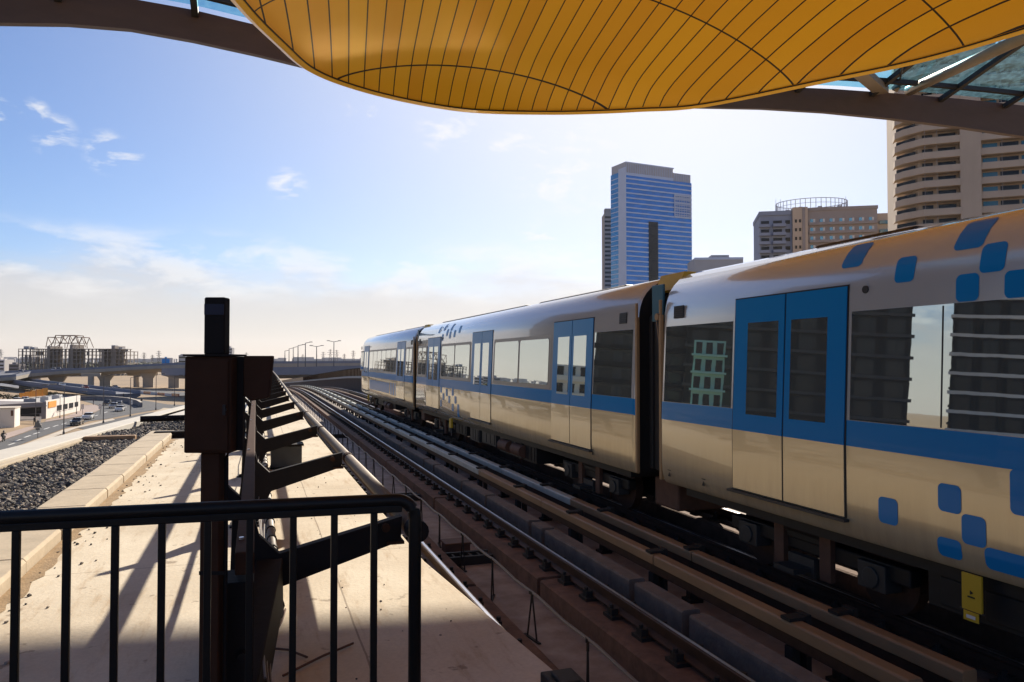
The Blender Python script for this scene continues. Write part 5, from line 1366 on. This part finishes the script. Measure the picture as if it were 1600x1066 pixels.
def pylon(u, vt, d, label):
    c = DP(u,563,d); h_ = (563-vt)*d/F+HG; t = thing('pylon', label, 'pylon', (c.x,c.y,GROUND), -YAW+.3, 'power pylons on the horizon'); w_ = h_*.11; r_ = d/F*.17
    m = MB(); N = 6; lv = []
    for k in range(N+1): q = k/N; s = w_*(1-q)**1.2+h_*.012; lv.append((s,h_*q))
    for k in range(N):
        for a,b in ((-1,-1),(1,-1),(1,1),(-1,1)):
            m.tube((a*lv[k][0],b*lv[k][0],lv[k][1]),(a*lv[k+1][0],b*lv[k+1][0],lv[k+1][1]),r_,4)
        for f in (-1,1):
            m.tube((-lv[k][0],f*lv[k][0],lv[k][1]),(lv[k+1][0],f*lv[k+1][0],lv[k+1][1]),r_*.6,4); m.tube((lv[k][0],f*lv[k][0],lv[k][1]),(-lv[k+1][0],f*lv[k+1][0],lv[k+1][1]),r_*.6,4)
    m.build('mast', M['pylon'], t)
    for q,L in ((.66,.16),(.80,.19),(.93,.13)):
        m = MB(); m.tube((-h_*L,0,h_*q),(h_*L,0,h_*q),r_,4); m.tube((-h_*L,0,h_*q),(0,0,h_*(q+.06)),r_*.7,4); m.tube((h_*L,0,h_*q),(0,0,h_*(q+.06)),r_*.7,4); m.build('cross_arm', M['pylon'], t)
for k,(u,v,lab) in enumerate(((225,551,'left pylon of the three above the flyover'),(238,554.5,'shortest middle pylon of the three above the flyover'),(248,548,'right and tallest pylon of the three above the flyover'),(516,546,'pylon just left of the tallest highway lamp'),(526,547,'pylon just right of the tallest highway lamp'),(505,550,'pylon between the two double-armed highway lamps'),(473,554,'pylon behind the single-armed highway lamps'),(552,548,'pylon right beside the rounded end of the train'),(1,546,'pylon at the left edge of the photo'),(385,551,'pylon above the side panel of the signal cabinet'),(538,553,'small pylon halfway between the tall lamp and the train'))):
    pylon(u,v,1900+70*k,lab)
sg = thing('gantry_sign', 'bright blue road sign over the flyover', 'road sign', PD(259,572,363), -YAW)
m = MB(); m.tube((0,0,-.2),(0,0,4),.14,8); m.build('pole', M['lampgrey'], sg); m = MB(); m.box(-1.8,1.8,-.1,0,.5,3.4); m.build('board', M['skyblue'], sg)
m = MB(); m.prism([(-.5,3.42),(.5,3.42),(.5,4.3),(-.5,4.3)],-.1,0); m.build('top_board', M['skyblue'], sg)

# ------------------------------------------------------------------ towers on the right
def tower_root(name, label, u, d, yaw, cat='tower block'):
    c = DP(u,563,d); return thing(name, label, cat, (c.x,c.y,GROUND), -YAW+yaw)
# blue glass tower: corner at u=979
d = 600.0; yaw = R(26)
bt = tower_root('glass_tower', 'tall blue glass office tower with pale horizontal bands', 979, d, yaw)
def hz(v, d): return (HOR-v)*d/F+HG
Wf = 103/1200*d/math.cos(yaw)*1.13; Ws = 36.0
H1 = hz(272,d)
Ws = 21.0
m = MB(); m.box(0,Wf,0,Ws,0,H1); m.build('glass_body', M['tower_glass'], bt)
fh = 3.82; proto_b = None
for k in range(27):
    z = H1-2-k*fh
    if proto_b is None:
        m = MB(); m.box(0,Wf,-.45,-.002,-.95,0); proto_b = m.build('spandrel_band', M['tower_band'], bt); o = proto_b
    else: o = proto_b.copy(); C.objects.link(o); o.parent = bt
    o.location = (0,0,z)
m = MB(); m.box(-.6,-.003,-.3,9.8,0,hz(259,d)); m.build('corner_pier', M['tower_band'], bt)
m = MB(); m.box(-.35,-.003,9.82,Ws,0,hz(264,d)); m.build('side_glass', M['tower_cyan'], bt)
proto_b = None
for k in range(27):
    z = hz(264,d)-4-k*fh
    if proto_b is None:
        m = MB(); m.box(-.5,-.352,9.83,Ws,-.7,0); proto_b = m.build('side_band', M['tower_band'], bt); o = proto_b
    else: o = proto_b.copy(); C.objects.link(o); o.parent = bt
    o.location = (0,0,z)
m = MB(); m.box(.5,Wf*.72,1,Ws,H1+.01,hz(250,d)); m.box(Wf*.72+.02,Wf-.2,1,Ws,H1+.01,hz(258,d)); m.build('crown', M['tower_grey'], bt)
m = MB()
for k in range(26): x = 1+k*Wf*.70/26; m.box(x,x+.35,.6,.98,H1+.3,hz(252,d))
for k in range(9): x = Wf*.74+k*Wf*.25/9; m.box(x,x+.35,.6,.98,H1+.3,hz(259,d))
m.box(0,Wf*.73,.4,.98,hz(252.2,d),hz(250.2,d)); m.box(.2,Wf*.72,.4,.98,H1+.02,H1+2.4); m.build('crown_fins', M['tower_band'], bt)
m = MB(); m.box(Wf*.33,Wf*.47,-.62,-.47,hz(440,d),hz(342,d)); m.build('recess_strip', M['darkwin'], bt)
m = MB()
x0,x1 = Wf*.72,Wf*.985; za,zb = hz(331,d),hz(294,d)
m.box(x0,x1,-1.0,-.5,za,za+1); m.box(x0,x1,-1.0,-.5,zb-1,zb); m.box(x0,x0+.8,-1.0,-.5,za+1.01,zb-1.01); m.box(x1-.8,x1,-1.0,-.5,za+1.01,zb-1.01)
for k in range(1,9): z = za+(zb-za)*k/9; m.box(x0+.81,x1-.81,-.9,-.55,z-.25,z+.25)
for k in range(1,7): x = x0+(x1-x0)*k/7; m.box(x-.2,x+.2,-1.0,-.91,za+1.01,zb-1.01)
m.build('lattice_screen', M['tower_band'], bt)
gt = tower_root('grey_tower', 'narrow dark grey tower half hidden behind the left of the blue glass tower', 945, 700, 0)
d2 = 700.0; w_ = 34*d2/F; h_ = hz(332,d2)
m = MB(); m.box(0,w_,0,20,0,h_); m.build('wall', M['beige_dark'], gt)
for k in range(20):
    z = h_-3-k*3.9; m = MB(); m.box(.4,w_-.4,-.2,-.003,z-1.9,z); m.build('window_strip', M['darkwin'], gt)
m = MB(); m.box(1,w_*.5,4,12,h_+.01,h_+5); m.build('roof_hut', M['beige_dark'], gt)
lb = tower_root('pale_podium', 'low pale blue building between the glass tower and the beige block', 1086, 520, R(-4))
d3_ = 520.0; h_ = hz(403,d3_)
m = MB(); m.box(0,75*d3_/F,0,30,0,h_); m.build('wall', M['palebuild'], lb); m = MB(); m.box(0,75*d3_/F,-.5,-.002,h_-1.2,h_+.3); m.build('parapet', M['tower_band'], lb)
m = MB(); m.box(12,24,4,14,h_+.005,h_+2.5); m.build('roof_hut', M['tower_grey'], lb)

# beige-grey block with ring on the roof
d = 290.0
bb = tower_root('apartment_block', 'beige and grey apartment block with a finned ring on its roof', 1240, d, R(-12))
s = d/F; fh = 3.3; zt = hz(330,d)
def ub(u): return (u-1240)*s*1.015
m = MB(); m.box(ub(1262),ub(1362),0,22,0,zt); m.build('right_wing', M['beige_dark'], bb)
m = MB(); m.box(ub(1240),ub(1262)-.02,-1.2,22,0,hz(324,d)); m.build('stair_tower', M['beige'], bb)
m = MB(); m.box(ub(1254),ub(1258),-1.45,-1.205,0,hz(325,d)); m.build('tower_fin', M['beige_dark'], bb)
m = MB(); m.box(ub(1192),ub(1240)-.02,.8,24,0,zt-1); m.build('left_wing', M['bluegrey'], bb)
m = MB(); m.box(ub(1362)+.02,ub(1379),2,24,0,hz(336,d)); m.build('end_bay', M['beige'], bb)
m = MB(); m.box(ub(1191),ub(1239),.2,24,zt-.98,zt+.6); m.build('parapet', M['bluegrey'], bb); m = MB(); m.box(ub(1263),ub(1363),-.4,22,zt+.01,zt+1.2); m.build('parapet', M['beige_dark'], bb)
def win(x0,x1,y0,y1,z0,z1,mt,par):
    m = MB(); m.box(x0,x1,y0,y1,z0,z1); m.build('window', mt, par)
for k in range(11):
    z = zt-3.0-k*fh
    m = MB(); m.box(ub(1264),ub(1361),-1.1,-.003,z-2.5,z-1.5); m.build('balcony', M['beige_dark'], bb)
    for q in range(7): x = ub(1266+14*q); win(x,x+s*4.4,-.12,-.003,z-1.45,z-.1,M['tower_cyan'],bb); win(x+s*4.6,x+s*7.4,-.10,-.003,z-1.45,z-.1,M['white'],bb)
    for (a_,b_,y_) in ((1190,1207,-1.2),(1211,1230,-1.6)):
        m = MB(); m.box(ub(a_),ub(b_),y_,.79,z-2.6,z-1.5); m.build('balcony', M['bluegrey'], bb)
    for (a_,b_) in ((1194,1206),(1212,1225),(1230,1237)): win(ub(a_),ub(b_),.62,.795,z-1.45,z-.05,M['darkwin'],bb)
    for (a_,b_) in ((1243,1246),(1249,1252)): win(ub(a_),ub(b_),-1.32,-1.203,z-1.4,z-.2,M['darkwin'],bb)
    m = MB(); m.box(ub(1366),ub(1382),.8,1.99,z-2.6,z-1.4); m.build('balcony', M['teal_glass'], bb)
m = MB(); cxr = ub(1277); rr = 55*s; zb = zt+1.21; zt2 = hz(307,d); N = 44
for k in range(N):
    a = 2*math.pi*k/N; x = cxr+rr*math.cos(a); y = 14+rr*.8*math.sin(a); m.box(x-.10,x+.10,y-.10,y+.10,zb,zt2)
for z in (zt2,):
    for k in range(N):
        a = 2*math.pi*k/N; b = 2*math.pi*(k+1)/N; m.bar((cxr+rr*math.cos(a),14+rr*.8*math.sin(a),z+.1),(cxr+rr*math.cos(b),14+rr*.8*math.sin(b),z+.1),.25,.2)
        m.bar((cxr+rr*math.cos(a),14+rr*.8*math.sin(a),z-1.6),(cxr+rr*math.cos(b),14+rr*.8*math.sin(b),z-1.6),.12,.12)
m.build('roof_ring', M['tower_grey'], bb)
m = MB(); 
for k in range(9): x = cxr-rr*.75+k*rr*.18; m.box(x,x+1.4,10,13,zb,zb+1.5+(k*37%3)*.5)
m.build('roof_plant', M['tower_grey'], bb)
for x in (ub(1221),ub(1228),ub(1326)):
    m = MB(); m.tube((x,10,zt+.6),(x,10,zt+7),.07,5); m.build('roof_mast', M['tower_grey'], bb)

# beige balcony tower at right
d = 180.0
yb_ = R(-22)
tb = tower_root('balcony_tower', 'beige residential tower with deep stacked balconies at the right edge', 1440, d, yb_)
s = d/F; fh = 3.35; nf = 27
def ut(u): return (u-1440)*s*.93
Htop = hz(80,d)
m = MB(); m.slab([(ut(1412),9),(ut(1440),1.8),(ut(1720),1.8),(ut(1720),26),(ut(1405),26)],0,Htop); m.build('core', M['beige'], tb)
m = MB(); m.box(ut(1500),ut(1530),-.9,1.79,0,Htop+1); m.build('pier', M['beige'], tb)
m = MB(); m.box(ut(1638),ut(1668),-.9,1.79,0,Htop+1); m.build('pier', M['beige'], tb)
for k in range(nf):
    z = hz(203,d)+ (7-k)*fh
    if z > Htop-1 or z < hz(400,d): continue
    m = MB(); m.slab([(ut(1405),9),(ut(1406),4.5),(ut(1417),2.0),(ut(1434),.2),(ut(1446),-1.2),(ut(1500)-.02,-1.2),(ut(1500)-.02,1.78),(ut(1440),1.78),(ut(1408),7.5)], z-.25, z+1.35); m.build('balcony', M['beige'], tb, bevel=.05)
    m = MB(); m.slab([(ut(1530)+.02,-.6),(ut(1638)-.02,-.6),(ut(1638)-.02,1.78),(ut(1530)+.02,1.78)], z-.25, z+1.3); m.build('balcony', M['beige'], tb, bevel=.05)
    for (a_,b_,mt_) in ((1446,1462,'darkwin'),(1470,1496,'darkwin'),(1535,1556,'teal_glass'),(1560,1586,'darkwin'),(1590,1604,'teal_glass'),(1608,1634,'darkwin')): win(ut(a_),ut(b_),1.62,1.795,z+.16,z+2.7,M[mt_],tb)
    m = MB(); m.slab([(ut(1410),6.0),(ut(1436),2.1),(ut(1436),1.9),(ut(1409),5.8)], z+.2, z+2.5); m.build('side_window', M['darkwin'], tb)
    if k % 1 == 0:
        for u in (1448,1466,1560):
            m = MB(); m.box(ut(u)-.05,ut(u)+.05,-.9 if u < 1500 else -.4,-.8 if u < 1500 else -.3,z+1.36,z+fh-.26); m.build('balcony_post', M['beige_dark'], tb)

# ------------------------------------------------------------------ towers left of the frame, seen mirrored in the train windows
def mirror_tower(name, label, az_deg, dist, w_, dpt, h_, mw, mband, rows, nwin=5, band=1.0):
    a = R(az_deg); x = 10.2+dist*math.sin(a); y = dist*math.cos(a)
    t = thing(name, label, 'tower block', (x,y,GROUND), -a, 'towers mirrored in the train windows')
    m = MB(); m.box(-w_/2,w_/2,0,dpt,0,h_); m.build('wall', mw, t)
    fh_ = h_/rows
    for k in range(min(rows, 12)):
        m = MB(); m.box(-w_/2-.3,w_/2+.3,-.8,-.003,k*fh_+.2,k*fh_+.2+band); m.build('balcony_band', mband, t)
        for q in range(nwin):
            x_ = -w_/2+w_*(q+.2)/nwin; m = MB(); m.box(x_,x_+w_*.6/nwin,-.1,-.004,k*fh_+.3+band,k*fh_+fh_-.3); m.build('window', M['darkwin'], t)
mirror_tower('tower_block','white slab tower mirrored in the doors of the middle metro car',-22.9,150,6.8,14,16.5,M['white'],M['white'],5,3)
mirror_tower('tower_block','dark office tower mirrored in the dark end window of the middle metro car',-27.9,150,18,20,60,M['midgrey'],M['mattedark'],18,4)
mirror_tower('tower_block','pale windowed tower mirrored in the small window of the near metro car',-32.7,120,4.6,10,21,M['teal_render'],M['teal_render'],8,3,.3)
mirror_tower('tower_block','tall dark tower mirrored in the blue doors of the near metro car',-38.4,140,36,20,70,M['mattedark'],M['midgrey'],20,8,.5)
mirror_tower('tower_block','dark tower with thin white balcony stripes mirrored at the right end of the train',-50.2,148,11,12,64,M['mattedark'],M['white'],20,3,.55)
mirror_tower('tower_block','broad dark tower behind the striped one, mirrored at the right edge of the train',-62.2,170,85,20,70,M['mattedark'],M['mattedark'],20,8,.5)

# ------------------------------------------------------------------ dusty air
m = MB(); m.box(-7200,9200,-2700,9700,GROUND-1,240)
hz_m = bpy.data.materials.new('dusty_air'); hz_m.use_nodes = True; hn = hz_m.node_tree; hn.nodes.remove(hn.nodes['Principled BSDF'])
pv = hn.nodes.new('ShaderNodeVolumePrincipled'); pv.inputs['Color'].default_value = (.93,.93,.97,1); pv.inputs['Density'].default_value = HAZE; pv.inputs['Anisotropy'].default_value = .3
hn.links.new(pv.outputs[0], hn.nodes['Material Output'].inputs['Volume'])
tag(m.build('haze', hz_m), kind='stuff')
